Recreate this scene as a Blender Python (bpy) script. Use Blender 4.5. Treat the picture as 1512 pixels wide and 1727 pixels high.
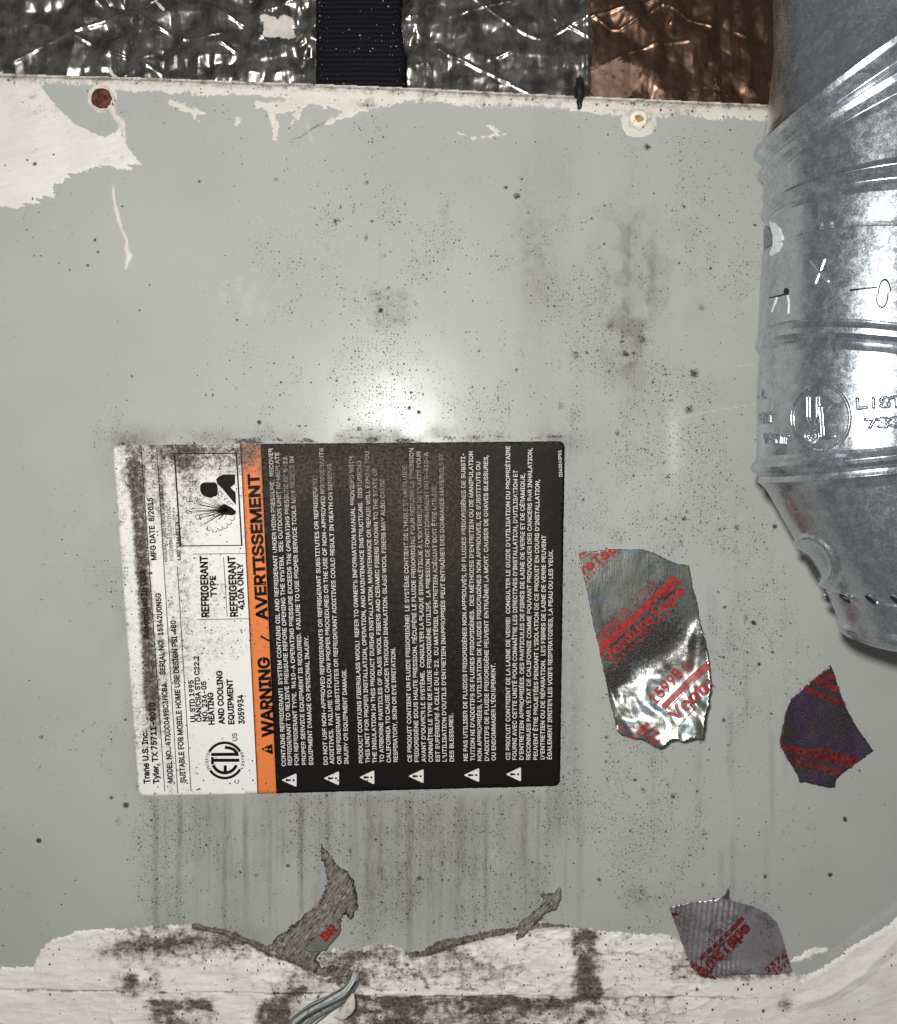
import bpy, bmesh, math, random
import numpy as np
from mathutils import Vector, geometry

for o in list(bpy.data.objects):
    bpy.data.objects.remove(o)
SC = bpy.context.scene
COL = SC.collection
R = math.radians

# ------------------------------------------------------------------ camera, world, lamp, exposure
# The panel is the plane y = 0, seen from -y.  The camera stands 0.35 m in front of it and looks slightly down.
D = 0.35
F = 1400.0                       # focal length in photograph pixels (photograph 1512 x 1727)
PITCH = R(2.5)
CP, SP = math.cos(PITCH), math.sin(PITCH)

cd = bpy.data.cameras.new("camera")
cam = bpy.data.objects.new("camera", cd)
COL.objects.link(cam)
cam.location = (0, -D, 0)
cam.rotation_euler = (math.pi / 2 - PITCH, 0, 0)
cd.sensor_fit = 'VERTICAL'
cd.sensor_height = 24.0
cd.lens = F / 1727.0 * 24.0
cd.clip_start = 0.01
cd.clip_end = 50
SC.camera = cam

world = bpy.data.worlds.new("World")
SC.world = world
world.use_nodes = True
wb = world.node_tree.nodes['Background']
wb.inputs[0].default_value = (0.97, 0.985, 1.0, 1)
wb.inputs[1].default_value = 0.12

ld = bpy.data.lights.new("flash", 'POINT')
ld.energy = 7.75
ld.color = (1.0, 0.985, 0.955)
ld.shadow_soft_size = 0.012
flash = bpy.data.objects.new("flash", ld)
COL.objects.link(flash)
flash.location = (-0.047, -0.42, 0.052)

SC.view_settings.view_transform = 'Standard'
SC.view_settings.look = 'None'
SC.view_settings.exposure = 0.0
SC.view_settings.gamma = 1.0
SC.render.engine = 'CYCLES'
SC.cycles.caustics_reflective = True
SC.cycles.sample_clamp_indirect = 4.0
SC.cycles.max_bounces = 6


# ------------------------------------------------------------------ measuring: photograph pixel <-> point on a plane y = Y
def at(px, py, Y=0.0):
    a = (np.asarray(px, float) - 756.0) / F
    b = -(np.asarray(py, float) - 863.5) / F
    t = (Y + D) / (CP + b * SP)
    return a * t, Y + 0 * a, t * (-SP + b * CP)


def to_px(x, y, z):
    dx, dy, dz = x, y + D, z
    fw = dy * CP - dz * SP
    up = dy * SP + dz * CP
    return 756.0 + F * dx / fw, 863.5 - F * up / fw


PX = 0.25e-3                     # about one photograph pixel on the panel, in metres


def pt(px, py, Y=0.0):
    x, y, z = at(px, py, Y)
    return Vector((float(x), float(y), float(z)))


# ------------------------------------------------------------------ noise in numpy
def vnoise(x, y, seed=0):
    xi = np.floor(x).astype(np.int64)
    yi = np.floor(y).astype(np.int64)
    fx, fy = x - xi, y - yi
    fx = fx * fx * (3 - 2 * fx)
    fy = fy * fy * (3 - 2 * fy)

    def h(a, b):
        n = (a * 374761393 + b * 668265263 + seed * 1442695041) & 0xFFFFFFFF
        n = ((n ^ (n >> 13)) * 1274126177) & 0xFFFFFFFF
        n = n ^ (n >> 16)
        return (n & 0xFFFF) / 65535.0
    return (h(xi, yi) * (1 - fx) * (1 - fy) + h(xi + 1, yi) * fx * (1 - fy)
            + h(xi, yi + 1) * (1 - fx) * fy + h(xi + 1, yi + 1) * fx * fy)


def fbm(x, y, seed=0, octaves=4):
    s, a, t = 0.0, 1.0, 0.0
    for i in range(octaves):
        s = s + a * vnoise(x * 2 ** i + 17.3 * i, y * 2 ** i - 9.1 * i, seed + i)
        t += a
        a *= 0.5
    return s / t                 # 0..1, mean .5


def sstep(a, b, x):
    t = np.clip((x - a) / (b - a), 0, 1)
    return t * t * (3 - 2 * t)


def sdpoly(U, V, poly):
    """signed distance in px, positive inside"""
    p = np.asarray(poly, float)
    d2 = np.full(U.shape, 1e18)
    inside = np.zeros(U.shape, bool)
    n = len(p)
    for i in range(n):
        ax, ay = p[i]
        bx, by = p[(i + 1) % n]
        ex, ey = bx - ax, by - ay
        t = np.clip(((U - ax) * ex + (V - ay) * ey) / (ex * ex + ey * ey + 1e-9), 0, 1)
        d2 = np.minimum(d2, (U - ax - t * ex) ** 2 + (V - ay - t * ey) ** 2)
        if ay != by:
            c = (ay > V) != (by > V)
            inside ^= c & (U < (bx - ax) * (V - ay) / (by - ay) + ax)
    d = np.sqrt(d2)
    return np.where(inside, d, -d)


def sdline(U, V, pts, w):
    """signed distance to a stroke whose half width runs along w (list)"""
    best = np.full(U.shape, -1e9)
    for i in range(len(pts) - 1):
        ax, ay = pts[i]
        bx, by = pts[i + 1]
        ex, ey = bx - ax, by - ay
        t = np.clip(((U - ax) * ex + (V - ay) * ey) / (ex * ex + ey * ey + 1e-9), 0, 1)
        d = np.hypot(U - ax - t * ex, V - ay - t * ey)
        best = np.maximum(best, w[i] + (w[i + 1] - w[i]) * t - d)
    return best


def gauss(U, V, cx, cy, sx, sy=None):
    sy = sy or sx
    return np.exp(-0.5 * (((U - cx) / sx) ** 2 + ((V - cy) / sy) ** 2))


# ------------------------------------------------------------------ mesh helpers
def link(name, me, mat=None, parent=None):
    o = bpy.data.objects.new(name, me)
    COL.objects.link(o)
    if mat is not None:
        me.materials.append(mat)
    if parent is not None:
        o.parent = parent
    return o


def raw_mesh(name, V, Fc, attrs=None, smooth=True):
    """V (n,3) array, Fc (m,k) int array"""
    V = np.asarray(V, np.float32)
    Fc = np.asarray(Fc, np.int32)
    me = bpy.data.meshes.new(name)
    me.vertices.add(len(V))
    me.vertices.foreach_set('co', V.ravel())
    m, k = Fc.shape
    me.loops.add(m * k)
    me.loops.foreach_set('vertex_index', Fc.ravel())
    me.polygons.add(m)
    me.polygons.foreach_set('loop_start', np.arange(0, m * k, k, dtype=np.int32))
    me.polygons.foreach_set('loop_total', np.full(m, k, np.int32))
    me.update(calc_edges=True)
    me.polygons.foreach_set('use_smooth', np.full(m, smooth, bool))
    for nm, arr in (attrs or {}).items():
        a = me.attributes.new(nm, 'FLOAT', 'POINT')
        a.data.foreach_set('value', np.asarray(arr, np.float32).ravel())
    me.validate()
    return me


def grid_faces(nr, nc):
    i, j = np.meshgrid(np.arange(nr - 1), np.arange(nc - 1), indexing='ij')
    a = (i * nc + j).ravel()
    return np.stack([a, a + nc, a + nc + 1, a + 1], 1)


def compact(V, Fc, attrs):
    used = np.unique(Fc)
    remap = np.full(len(V), -1)
    remap[used] = np.arange(len(used))
    return V[used], remap[Fc], {k: np.asarray(v).ravel()[used] for k, v in attrs.items()}


def tag(o, label, cat, group=None):
    o['label'] = label
    o['category'] = cat
    if group:
        o['group'] = group
    return o


def empty(name, loc=(0, 0, 0)):
    o = bpy.data.objects.new(name, None)
    o.empty_display_size = 0.02
    o.location = loc
    COL.objects.link(o)
    return o


def film(name, box, step, field, height, mat, parent=None, attrs=None, soft=3.0, base=0.0):
    """a coat or sheet lying on the panel: height field (metres, towards the viewer) that dives
    below the panel surface outside field = 0, so its rim is a real rim.  field(U,V) in px."""
    x0, y0, x1, y1 = box
    u = np.arange(x0, x1 + step, step)
    v = np.arange(y0, y1 + step, step)
    U, Vv = np.meshgrid(u, v)
    f = field(U, Vv)
    h = height(U, Vv, f)
    rim = np.clip(f / soft, -1.0, 1.0)
    h = np.where(rim >= 0, h * np.sqrt(np.clip(rim, 0, 1)), rim * 0.0006) + base
    x, y, z = at(U, Vv, 0.0)
    P = np.stack([x, -h, z], -1).reshape(-1, 3)
    Fc = grid_faces(len(v), len(u))
    keep = (f.ravel()[Fc] > -soft * 1.2 - step).any(1)
    A = {k: fn(U, Vv, f) for k, fn in (attrs or {}).items()}
    P, Fc, A = compact(P, Fc[keep], A)
    return link(name, raw_mesh(name, P, Fc, A), mat, parent)


def plate(name, outline_px, step, hfun, mat, parent=None, attrs=None, jitter=0.0, seed=0, thick=0.0, sub=4.0):
    """a sheet cut to an outline; hfun(U,V) = height above the panel in metres"""
    rng = np.random.RandomState(seed)
    out = []
    n = len(outline_px)
    for i in range(n):
        a = np.array(outline_px[i], float)
        b = np.array(outline_px[(i + 1) % n], float)
        k = max(1, int(np.hypot(*(b - a)) / sub))
        nrm = np.array([-(b - a)[1], (b - a)[0]]) / (np.hypot(*(b - a)) + 1e-9)
        for q in range(k):
            p = a + (b - a) * q / k
            if q:
                p = p + nrm * rng.normal(0, jitter)
            out.append(p)
    out = np.array(out)
    x0, y0 = out.min(0)
    x1, y1 = out.max(0)
    gu, gv = np.meshgrid(np.arange(x0 + step / 2, x1, step), np.arange(y0 + step / 2, y1, step))
    gu = gu + (np.arange(gu.shape[0]) % 2)[:, None] * step * 0.5
    inn = sdpoly(gu, gv, out) > step * 0.45
    pts = [Vector(p) for p in out] + [Vector(p) for p in np.stack([gu[inn], gv[inn]], 1)]
    m = len(out)
    edges = [(i, (i + 1) % m) for i in range(m)]
    vs, _, fs, _, _, _ = geometry.delaunay_2d_cdt(pts, edges, [], 1, 1e-4)
    P2 = np.array([tuple(v) for v in vs])
    T = np.array([tuple(f) for f in fs if len(f) == 3])
    U, V = P2[:, 0], P2[:, 1]
    x, y, z = at(U, V, 0.0)
    P = np.stack([x, -hfun(U, V), z], 1)
    a, b, c = P[T[:, 0]], P[T[:, 1]], P[T[:, 2]]
    ny = np.cross(b - a, c - a)[:, 1]
    T[ny > 0] = T[ny > 0][:, ::-1]
    A = {k: fn(U, V) for k, fn in (attrs or {}).items()}
    o = link(name, raw_mesh(name, P, T, A), mat, parent)
    if thick:
        md = o.modifiers.new("thickness", 'SOLIDIFY')
        md.thickness = thick
        md.offset = -1
    return o


def box_mesh(name, lo, hi, mat, parent=None, bevel=0.0):
    bm = bmesh.new()
    bmesh.ops.create_cube(bm, size=1)
    for v in bm.verts:
        v.co = Vector([(lo[k] + hi[k]) / 2 + v.co[k] * (hi[k] - lo[k]) for k in range(3)])
    if bevel:
        bmesh.ops.bevel(bm, geom=bm.edges[:], offset=bevel, segments=2, affect='EDGES', profile=.5)
    me = bpy.data.meshes.new(name)
    bm.to_mesh(me)
    bm.free()
    return link(name, me, mat, parent)


# ------------------------------------------------------------------ node helpers
class NT:
    def __init__(self, name):
        self.mat = bpy.data.materials.new(name)
        self.mat.use_nodes = True
        self.t = self.mat.node_tree
        self.b = self.t.nodes['Principled BSDF']

    def n(self, typ, ins=None, **props):
        nd = self.t.nodes.new(typ)
        for k, v in props.items():
            setattr(nd, k, v)
        for k, v in (ins or {}).items():
            self.set(nd.inputs[k], v)
        return nd

    def set(self, sock, v):
        if isinstance(v, bpy.types.NodeSocket):
            self.t.links.new(v, sock)
        elif isinstance(v, bpy.types.Node):
            self.t.links.new(v.outputs[0], sock)
        else:
            if isinstance(v, tuple) and len(v) == 3 and sock.type == 'RGBA':
                v = v + (1,)
            sock.default_value = v

    def m(self, op, a, b=0.0, c=0.0, clamp=False):
        nd = self.n('ShaderNodeMath', {0: a, 1: b, 2: c}, operation=op)
        nd.use_clamp = clamp
        return nd.outputs[0]

    def attr(self, name):
        return self.n('ShaderNodeAttribute', attribute_name=name).outputs['Fac']

    def pos(self, sx=1.0, sy=1.0, sz=1.0):
        g = self.n('ShaderNodeNewGeometry').outputs['Position']
        return self.n('ShaderNodeMapping', {'Vector': g, 'Scale': (sx, sy, sz)}).outputs[0]

    def pos2(self, sx=1.0, sz=1.0):
        """panel coordinates (x, z) as a 2-D vector"""
        g = self.n('ShaderNodeNewGeometry').outputs['Position']
        s = self.n('ShaderNodeSeparateXYZ', {0: g})
        return self.n('ShaderNodeCombineXYZ', {0: self.m('MULTIPLY', s.outputs[0], sx), 1: self.m('MULTIPLY', s.outputs[2], sz), 2: 0.0}).outputs[0]

    def noise(self, vec, scale, detail=3.0, rough=0.55, dist=0.0):
        return self.n('ShaderNodeTexNoise', {'Vector': vec, 'Scale': scale, 'Detail': detail, 'Roughness': rough, 'Distortion': dist}).outputs[0]

    def ramp(self, x, a, b, smooth=True):
        nd = self.n('ShaderNodeMapRange', {0: x, 1: a, 2: b, 3: 0.0, 4: 1.0})
        if smooth:
            nd.interpolation_type = 'SMOOTHSTEP'
        return nd.outputs[0]

    def mix(self, f, a, b, blend='MIX'):
        nd = self.n('ShaderNodeMix', data_type='RGBA', blend_type=blend)
        self.set(nd.inputs[0], f)
        self.set(nd.inputs[6], a)
        self.set(nd.inputs[7], b)
        return nd.outputs[2]

    def mixf(self, f, a, b):
        nd = self.n('ShaderNodeMix', data_type='FLOAT')
        self.set(nd.inputs[0], f)
        self.set(nd.inputs[2], a)
        self.set(nd.inputs[3], b)
        return nd.outputs[0]

    def bump(self, h, strength=0.3, dist=0.001, normal=None):
        ins = {'Height': h, 'Strength': strength, 'Distance': dist}
        if normal is not None:
            ins['Normal'] = normal
        return self.n('ShaderNodeBump', ins).outputs[0]

    def out(self, color=None, rough=None, metal=None, normal=None, **kw):
        if color is not None:
            self.set(self.b.inputs['Base Color'], color)
        if rough is not None:
            self.set(self.b.inputs['Roughness'], rough)
        if metal is not None:
            self.set(self.b.inputs['Metallic'], metal)
        if normal is not None:
            self.set(self.b.inputs['Normal'], normal)
        for k, v in kw.items():
            self.set(self.b.inputs[k.replace('_', ' ')], v)
        return self.mat

    def specks(self, density, cell, rmin, rmax, power=2.0, soft=0.25, off=0.0):
        """small round spots of random size, only in cells whose lot falls under the density"""
        vec = self.pos2()
        wob = self.n('ShaderNodeTexNoise', {'Vector': vec, 'Scale': 2.2 / cell, 'Detail': 2.0})
        d = self.n('ShaderNodeVectorMath', {0: wob.outputs['Color'], 1: (0.5, 0.5, 0.5)}, operation='SUBTRACT').outputs[0]
        d = self.n('ShaderNodeVectorMath', {0: d, 3: cell * 0.35}, operation='SCALE').outputs[0]
        vec = self.n('ShaderNodeVectorMath', {0: vec, 1: d}, operation='ADD').outputs[0]
        vec = self.n('ShaderNodeVectorMath', {0: vec, 1: (off, off * 0.7, 0)}, operation='ADD').outputs[0]
        v = self.n('ShaderNodeTexVoronoi', {'Vector': vec, 'Scale': 1.0 / cell}, voronoi_dimensions='2D')
        c = self.n('ShaderNodeSeparateColor', {0: v.outputs['Color']})
        r = self.m('ADD', self.m('MULTIPLY', self.m('POWER', c.outputs[0], power), rmax - rmin), rmin)
        on = self.m('LESS_THAN', c.outputs[1], density)
        q = self.m('DIVIDE', v.outputs['Distance'], r)
        s = self.m('SUBTRACT', 1.0, self.ramp(q, 1.0 - soft, 1.0 + soft))
        return self.m('MULTIPLY', s, on)


# ------------------------------------------------------------------ materials
def mat_panel():
    k = NT("grey_enamel")
    p = k.pos2()
    base = k.mix(k.ramp(k.noise(p, 18, 3), 0.3, 0.7), (0.386, 0.400, 0.374), (0.416, 0.428, 0.401))
    # faint vertical wash marks
    wash = k.noise(k.pos2(1.0, 0.05), 220, 4, 0.6)
    stain = k.attr('stain')
    stv = k.m('MULTIPLY', stain, k.ramp(k.m('ADD', k.m('MULTIPLY', k.noise(k.pos2(1, .25), 900, 5, .7), .6), k.m('MULTIPLY', wash, .5)), 0.15, 0.85))
    col = k.mix(k.m('MULTIPLY', stv, 1.0, clamp=True), base, (0.165, 0.143, 0.136))
    tint = k.m('MULTIPLY', k.attr('tint'), k.ramp(k.noise(p, 300, 4, .7), .3, .75), clamp=True)
    col = k.mix(tint, col, (0.20, 0.19, 0.11))
    # fine film of dust-like dots
    den = k.attr('specks')
    dust = k.m('MULTIPLY', k.ramp(k.noise(p, 1900, 3, 0.7), 0.56, 0.70), k.m('MULTIPLY', den, 0.55), clamp=True)
    col = k.mix(dust, col, (0.13, 0.118, 0.105))
    s1 = k.specks(k.m('MULTIPLY', den, 0.75), 0.0015, 0.05, 0.27, 2.4, .35)
    s2 = k.specks(k.m('MULTIPLY', den, 0.40), 0.0026, 0.04, 0.24, 3.2, .4, .13)
    s3 = k.specks(k.m('MULTIPLY', den, 0.13), 0.0062, 0.03, 0.15, 2.5, .6, .31)
    s4 = k.specks(k.m('MULTIPLY', den, 1.0), 0.0009, 0.07, 0.30, 1.8, .35, .57)
    sp = k.m('MAXIMUM', k.m('MAXIMUM', s1, s2), k.m('MAXIMUM', s3, k.m('MULTIPLY', s4, .65)))
    sp = k.m('MULTIPLY', sp, k.ramp(k.noise(p, 340, 3, .6), .25, .60))
    mould = k.attr('mould')
    nz = k.noise(p, 900, 5, 0.75)
    mm = k.ramp(k.m('ADD', mould, k.m('MULTIPLY', k.m('SUBTRACT', nz, .5), 1.5)), 0.42, 0.85)
    mm = k.m('MULTIPLY', mm, k.ramp(mould, 0.04, 0.3))
    dark = k.m('MAXIMUM', k.m('MULTIPLY', sp, .9), k.m('MULTIPLY', mm, .95))
    col = k.mix(dark, col, (0.030, 0.026, 0.023))
    scr = k.attr('scratch')
    col = k.mix(k.m('MULTIPLY', scr, k.ramp(k.noise(p, 500, 3), .3, .6), clamp=True), col, (0.62, 0.62, 0.60))
    rough = k.mixf(k.m('MAXIMUM', dark, k.m('MULTIPLY', stv, .9), clamp=True), 0.245, 0.75)
    hb = k.m('ADD', k.m('ADD', k.noise(p, 60, 2), k.m('MULTIPLY', k.noise(p, 14, 2), 3.0)), k.m('MULTIPLY', k.noise(p, 1500, 2), 0.03))
    return k.out(col, rough, 0.0, k.bump(hb, 0.06, 0.0015), Specular_IOR_Level=0.18)


def mat_paint(name, c1, c2, grime_col=(0.075, 0.050, 0.034), rough=0.6, bump=0.25):
    """thick brushed white paint / sealant with brown grime where the attribute says so"""
    k = NT(name)
    p = k.pos2()
    col = k.mix(k.ramp(k.noise(p, 70, 4), .3, .7), c1, c2)
    str_ = k.noise(k.pos2(0.12, 1.0), 1300, 4, .65)
    g = k.attr('grime')
    nz = k.m('ADD', k.m('MULTIPLY', k.noise(p, 230, 6, .74), .92), k.m('MULTIPLY', str_, .16))
    gm = k.ramp(k.m('ADD', k.m('MULTIPLY', g, .9), k.m('MULTIPLY', k.m('SUBTRACT', nz, .55), 3.0)), 0.08, 1.15)
    gm = k.m('MULTIPLY', gm, k.ramp(g, .03, .25))
    gcol = k.mix(k.ramp(k.noise(p, 700, 5, .75), .38, .66), grime_col, tuple(min(1, c * 3.2) for c in grime_col))
    gcol = k.mix(k.ramp(k.noise(p, 330, 4, .7), .46, .30), gcol, tuple(c * .45 for c in grime_col))
    col = k.mix(gm, col, gcol)
    den = k.m('ADD', k.m('MULTIPLY', g, .5), k.attr('specks'))
    sp = k.m('MAXIMUM', k.specks(den, 0.0022, .04, .25, 2.5, .35, .7), k.specks(den, 0.0048, .03, .16, 2.5, .5, .2))
    col = k.mix(k.m('MULTIPLY', sp, .9), col, (0.035, 0.026, 0.02))
    hb = k.m('ADD', k.m('MULTIPLY', str_, .6), k.m('MULTIPLY', nz, .5))
    return k.out(col, rough, 0.0, k.bump(hb, bump, 0.0008))


def grimed(name, base, dust=(0.15, 0.115, 0.088), rough=0.5, strength=1.0, dot=(0.035, 0.028, 0.022), dots=1.0, spec=.3, contrast=2.9):
    k = NT(name)
    p = k.pos2()
    g = k.attr('grime')
    n1 = k.noise(p, 420, 6, .72)
    n2 = k.noise(p, 1500, 4, .7)
    nz = k.m('ADD', k.m('MULTIPLY', n1, .65), k.m('MULTIPLY', n2, .35))
    gm = k.ramp(k.m('ADD', k.m('MULTIPLY', g, .92), k.m('MULTIPLY', k.m('SUBTRACT', nz, .52), contrast)), 0.05, 1.1)
    gm = k.m('MULTIPLY', k.m('MULTIPLY', gm, k.ramp(g, .02, .3)), strength)
    dcol = k.mix(k.ramp(k.noise(p, 800, 4), .35, .65), tuple(c * .6 for c in dust), tuple(c * 1.5 for c in dust))
    col = k.mix(gm, base, dcol)
    sp = k.m('MAXIMUM', k.specks(k.m('ADD', k.m('MULTIPLY', g, .6), .05), 0.0014, .05, .28, 2.2, .35, .4),
             k.specks(k.m('ADD', k.m('MULTIPLY', g, .4), .03), 0.0032, .03, .17, 2.5, .5, .9))
    col = k.mix(k.m('MULTIPLY', sp, dots), col, dot)
    r = k.mixf(gm, rough, .85)
    return k.out(col, r, 0.0, k.bump(n1, .05, .0005), Specular_IOR_Level=spec)


def mat_galv():
    k = NT("galvanised_steel")
    p = k.pos()
    vo = k.n('ShaderNodeTexVoronoi', {'Vector': k.pos(1, 1, .75), 'Scale': 330.0, 'Randomness': 1.0})
    sep = k.n('ShaderNodeSeparateColor', {0: vo.outputs['Color']})
    n1 = k.noise(p, 420, 5, .8)
    n2 = k.noise(p, 1900, 3, .7)
    n3 = k.noise(k.pos(1, 1, .1), 700, 3, .6)
    big = k.noise(p, 45, 2, .5)
    frost = k.ramp(k.m('ADD', k.m('MULTIPLY', n1, .62), k.m('MULTIPLY', n2, .5)), .46, .70)
    v = k.m('ADD', k.m('MULTIPLY', sep.outputs[0], .35), k.m('MULTIPLY', frost, .65))
    col = k.mix(v, (0.42, 0.455, 0.49), (0.68, 0.725, 0.77))
    fleck = k.ramp(k.m('ADD', k.m('MULTIPLY', n2, .6), k.m('MULTIPLY', k.noise(p, 3600, 2, .6), .4)), .60, .68)
    col = k.mix(k.m('MULTIPLY', fleck, .6), col, (.80, .84, .88))
    rough = k.m('ADD', k.m('MULTIPLY', v, 0.16), k.m('ADD', k.m('MULTIPLY', big, .08), .155))
    hb = k.m('ADD', k.m('MULTIPLY', n1, .6), k.m('ADD', k.m('MULTIPLY', n2, .35), k.m('MULTIPLY', n3, .35)))
    return k.out(col, rough, 0.93, k.bump(hb, .09, .0005))


def mat_foil(name, c1, c2, rough=.2, stuck=(.62, .57, .52), ragged=1.2, hold=1.0):
    k = NT(name)
    p = k.pos()
    n1 = k.noise(p, 120, 4, .6)
    n2 = k.noise(p, 900, 4, .7)
    vert = k.noise(k.pos(1, 1, .07), 800, 4, .7)
    col = k.mix(k.ramp(k.m('ADD', k.m('MULTIPLY', n1, .8), k.m('MULTIPLY', vert, .2)), .36, .64), c1, c2)
    r = k.m('ADD', k.m('MULTIPLY', n2, .16), rough - .04)
    bmp = k.bump(k.m('ADD', vert, k.m('MULTIPLY', n2, .25)), .05, .0005)
    a = k.attr('paint')
    msk = k.ramp(k.m('ADD', a, k.m('MULTIPLY', k.m('SUBTRACT', k.noise(p, 420, 5, .75), .5), ragged)), .45, .55)
    msk = k.m('MULTIPLY', k.m('MULTIPLY', msk, k.ramp(a, .05, .2)), hold)
    col = k.mix(msk, col, stuck)
    r = k.mixf(msk, r, .7)
    metal = k.m('SUBTRACT', .92, k.m('MULTIPLY', msk, .9))
    return k.out(col, r, metal, bmp)


def mat_scrap(name, tones, rough=.24, dirt=.6, met=.95):
    k = NT(name)
    p = k.pos2()
    n1 = k.noise(p, 75, 5, .7, .8)
    col = k.mix(k.ramp(n1, .36, .56), tones[0], tones[1])
    col = k.mix(k.ramp(k.noise(p, 95, 5, .7, 1.2), .48, .62), col, tones[2])
    col = k.mix(k.m('MULTIPLY', k.ramp(k.noise(p, 60, 4, .7, .5), .54, .70), .75), col, tones[3])
    d = k.attr('grime')
    n2 = k.noise(p, 700, 5, .75)
    fine = k.noise(p, 2300, 2, .7)
    dm = k.m('MULTIPLY', k.ramp(k.m('ADD', d, k.m('MULTIPLY', k.m('SUBTRACT', n2, .5), 2.6)), .2, .95), dirt)
    col = k.mix(dm, col, (.032, .027, .024))
    lt = k.m('MULTIPLY', k.ramp(fine, .56, .68), .55)
    col = k.mix(lt, col, (.55, .55, .52))
    metal = k.m('SUBTRACT', met, k.m('MULTIPLY', dm, met * .58))
    r = k.m('ADD', rough, k.m('MULTIPLY', n2, .14))
    gr = k.noise(k.pos2(1.0, .12), 1300, 3, .6)
    return k.out(col, r, metal, k.bump(k.m('ADD', gr, n2), .18, .0004))


def plain(name, col, rough=.6, metal=0.0, var=.25, scale=300, bump=.15):
    k = NT(name)
    p = k.pos()
    n = k.noise(p, scale, 5, .65)
    c = k.mix(k.ramp(n, .3, .7), tuple(x * (1 - var) for x in col), tuple(min(1, x * (1 + var)) for x in col))
    return k.out(c, rough, metal, k.bump(n, bump, .0006))


def mat_residue():
    k = NT("dirty_adhesive")
    p = k.pos2()
    rot = k.n('ShaderNodeMapping', {'Vector': p, 'Rotation': (0, 0, R(38))}).outputs[0]
    fib = k.noise(k.n('ShaderNodeMapping', {'Vector': rot, 'Scale': (1, .16, 1)}).outputs[0], 1500, 5, .8, .6)
    n = k.noise(p, 500, 5, .8)
    v = k.m('ADD', k.m('MULTIPLY', fib, .62), k.m('MULTIPLY', n, .38))
    v = k.m('SUBTRACT', v, k.m('MULTIPLY', k.attr('rim'), .10))
    c = k.mix(k.ramp(v, .42, .49), (.024, .019, .015), (.20, .178, .148))
    c = k.mix(k.ramp(v, .52, .59), c, (.43, .395, .345))
    return k.out(c, .8, 0.0, k.bump(v, .7, .001))


def mat_rust():
    k = NT("rusty_metal")
    n = k.noise(k.pos(), 420, 5, .7)
    c = k.mix(k.ramp(n, .35, .62), (.035, .012, .007), (.17, .062, .026))
    return k.out(c, .75, .2, k.bump(n, .7, .001))


M = {}
M['panel'] = mat_panel()
M['galv'] = mat_galv()
M['cream'] = mat_paint("cream_paint", (.655, .595, .535), (.70, .655, .60), rough=.55, bump=.2)
M['patch'] = mat_paint("white_patch_paint", (.72, .67, .615), (.77, .745, .72), rough=.5, bump=.1)
M['sealant'] = mat_paint("white_sealant", (.78, .735, .68), (.86, .825, .78), grime_col=(.062, .047, .036), rough=.6, bump=.32)
M['white_print'] = grimed("label_white", (.80, .775, .75), dust=(.085, .064, .050), contrast=3.6)
M['black_print'] = grimed("label_black", (.0075, .0062, .0055), dust=(.062, .050, .041), rough=.5, dot=(.012, .01, .009), spec=.12)
M['orange_print'] = grimed("label_orange", (.74, .20, .05))
M['black_ink'] = grimed("black_ink", (.006, .0055, .0055), strength=.10, dots=.2, spec=.1)
M['white_ink'] = grimed("white_ink", (.72, .68, .64), dust=(.10, .08, .065), strength=.85)
M['red_ink'] = plain("red_ink", (.29, .018, .016), .45, 0.0, .5, 700)
M['red_ink_dim'] = plain("dim_red_ink", (.13, .012, .014), .45, 0.0, .7, 600)  # dirtied copy of the red ink, dim light put into its colour
M['foil'] = mat_foil("foil_facing", (.15, .14, .13), (.40, .378, .355), .22, (.62, .57, .52), 2.6)
M['foil_brown_reflect'] = mat_foil("brown_reflection_foil", (.15, .082, .055), (.24, .145, .10), .31, (.30, .20, .14), 2.2, .55)  # brown tint stands for a reflection, put into the foil's base colour
k = NT("black_webbing")
_glints = k.specks(.045, 0.0011, .10, .26, 2.0, .3, .1)  # pale dots are glints on the weave, put into the colour
_g = k.n('ShaderNodeNewGeometry').outputs['Position']
M['strap'] = k.out(k.mix(k.m('MULTIPLY', _glints, .8), (.0035, .0038, .006), (.45, .45, .48)), .6, 0.0, k.bump(k.noise(k.pos(), 1800, 3, .7), .3, .0004), Specular_IOR_Level=.18)
M['rust'] = mat_rust()
M['residue'] = mat_residue()
M['hole'] = plain("cavity_shade", (.006, .006, .006), .9)  # near-black colour stands for the shade inside slots, holes and pipe end
M['lower'] = plain("brown_grimy_board", (.16, .105, .07), .8)
M['scrap1'] = mat_scrap("foil_tape_film", ((.27, .30, .26), (.38, .40, .35), (.31, .38, .43), (.20, .14, .13)), .25, .97)
M['scrap2'] = mat_scrap("purple_foil_tape_film", ((.10, .085, .10), (.13, .078, .16), (.10, .105, .08), (.17, .05, .05)), .30, .85, .85)
M['scrap3'] = mat_scrap("grey_foil_tape_film", ((.44, .40, .42), (.56, .52, .55), (.28, .26, .27), (.36, .31, .30)), .30, .8, .80)
M['wire'] = plain("weathered_teal_skin", (.25, .28, .275), .45, .2, .75, 420)
def mat_skin():
    k = NT("weathered_teal_skin")
    a = k.attr('across')
    n = k.noise(k.pos(), 260, 4, .7)
    v = k.noise(k.n('ShaderNodeCombineXYZ', {0: k.m('MULTIPLY', a, 9.0), 1: k.m('MULTIPLY', n, 1.6), 2: 0.0}), 1.0, 3, .7)
    c = k.mix(k.ramp(v, .40, .48), (.045, .047, .045), (.20, .225, .215))
    c = k.mix(k.ramp(v, .52, .60), c, (.52, .52, .49))
    return k.out(c, .42, .1, k.bump(k.m('ADD', v, n), .4, .001))


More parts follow.
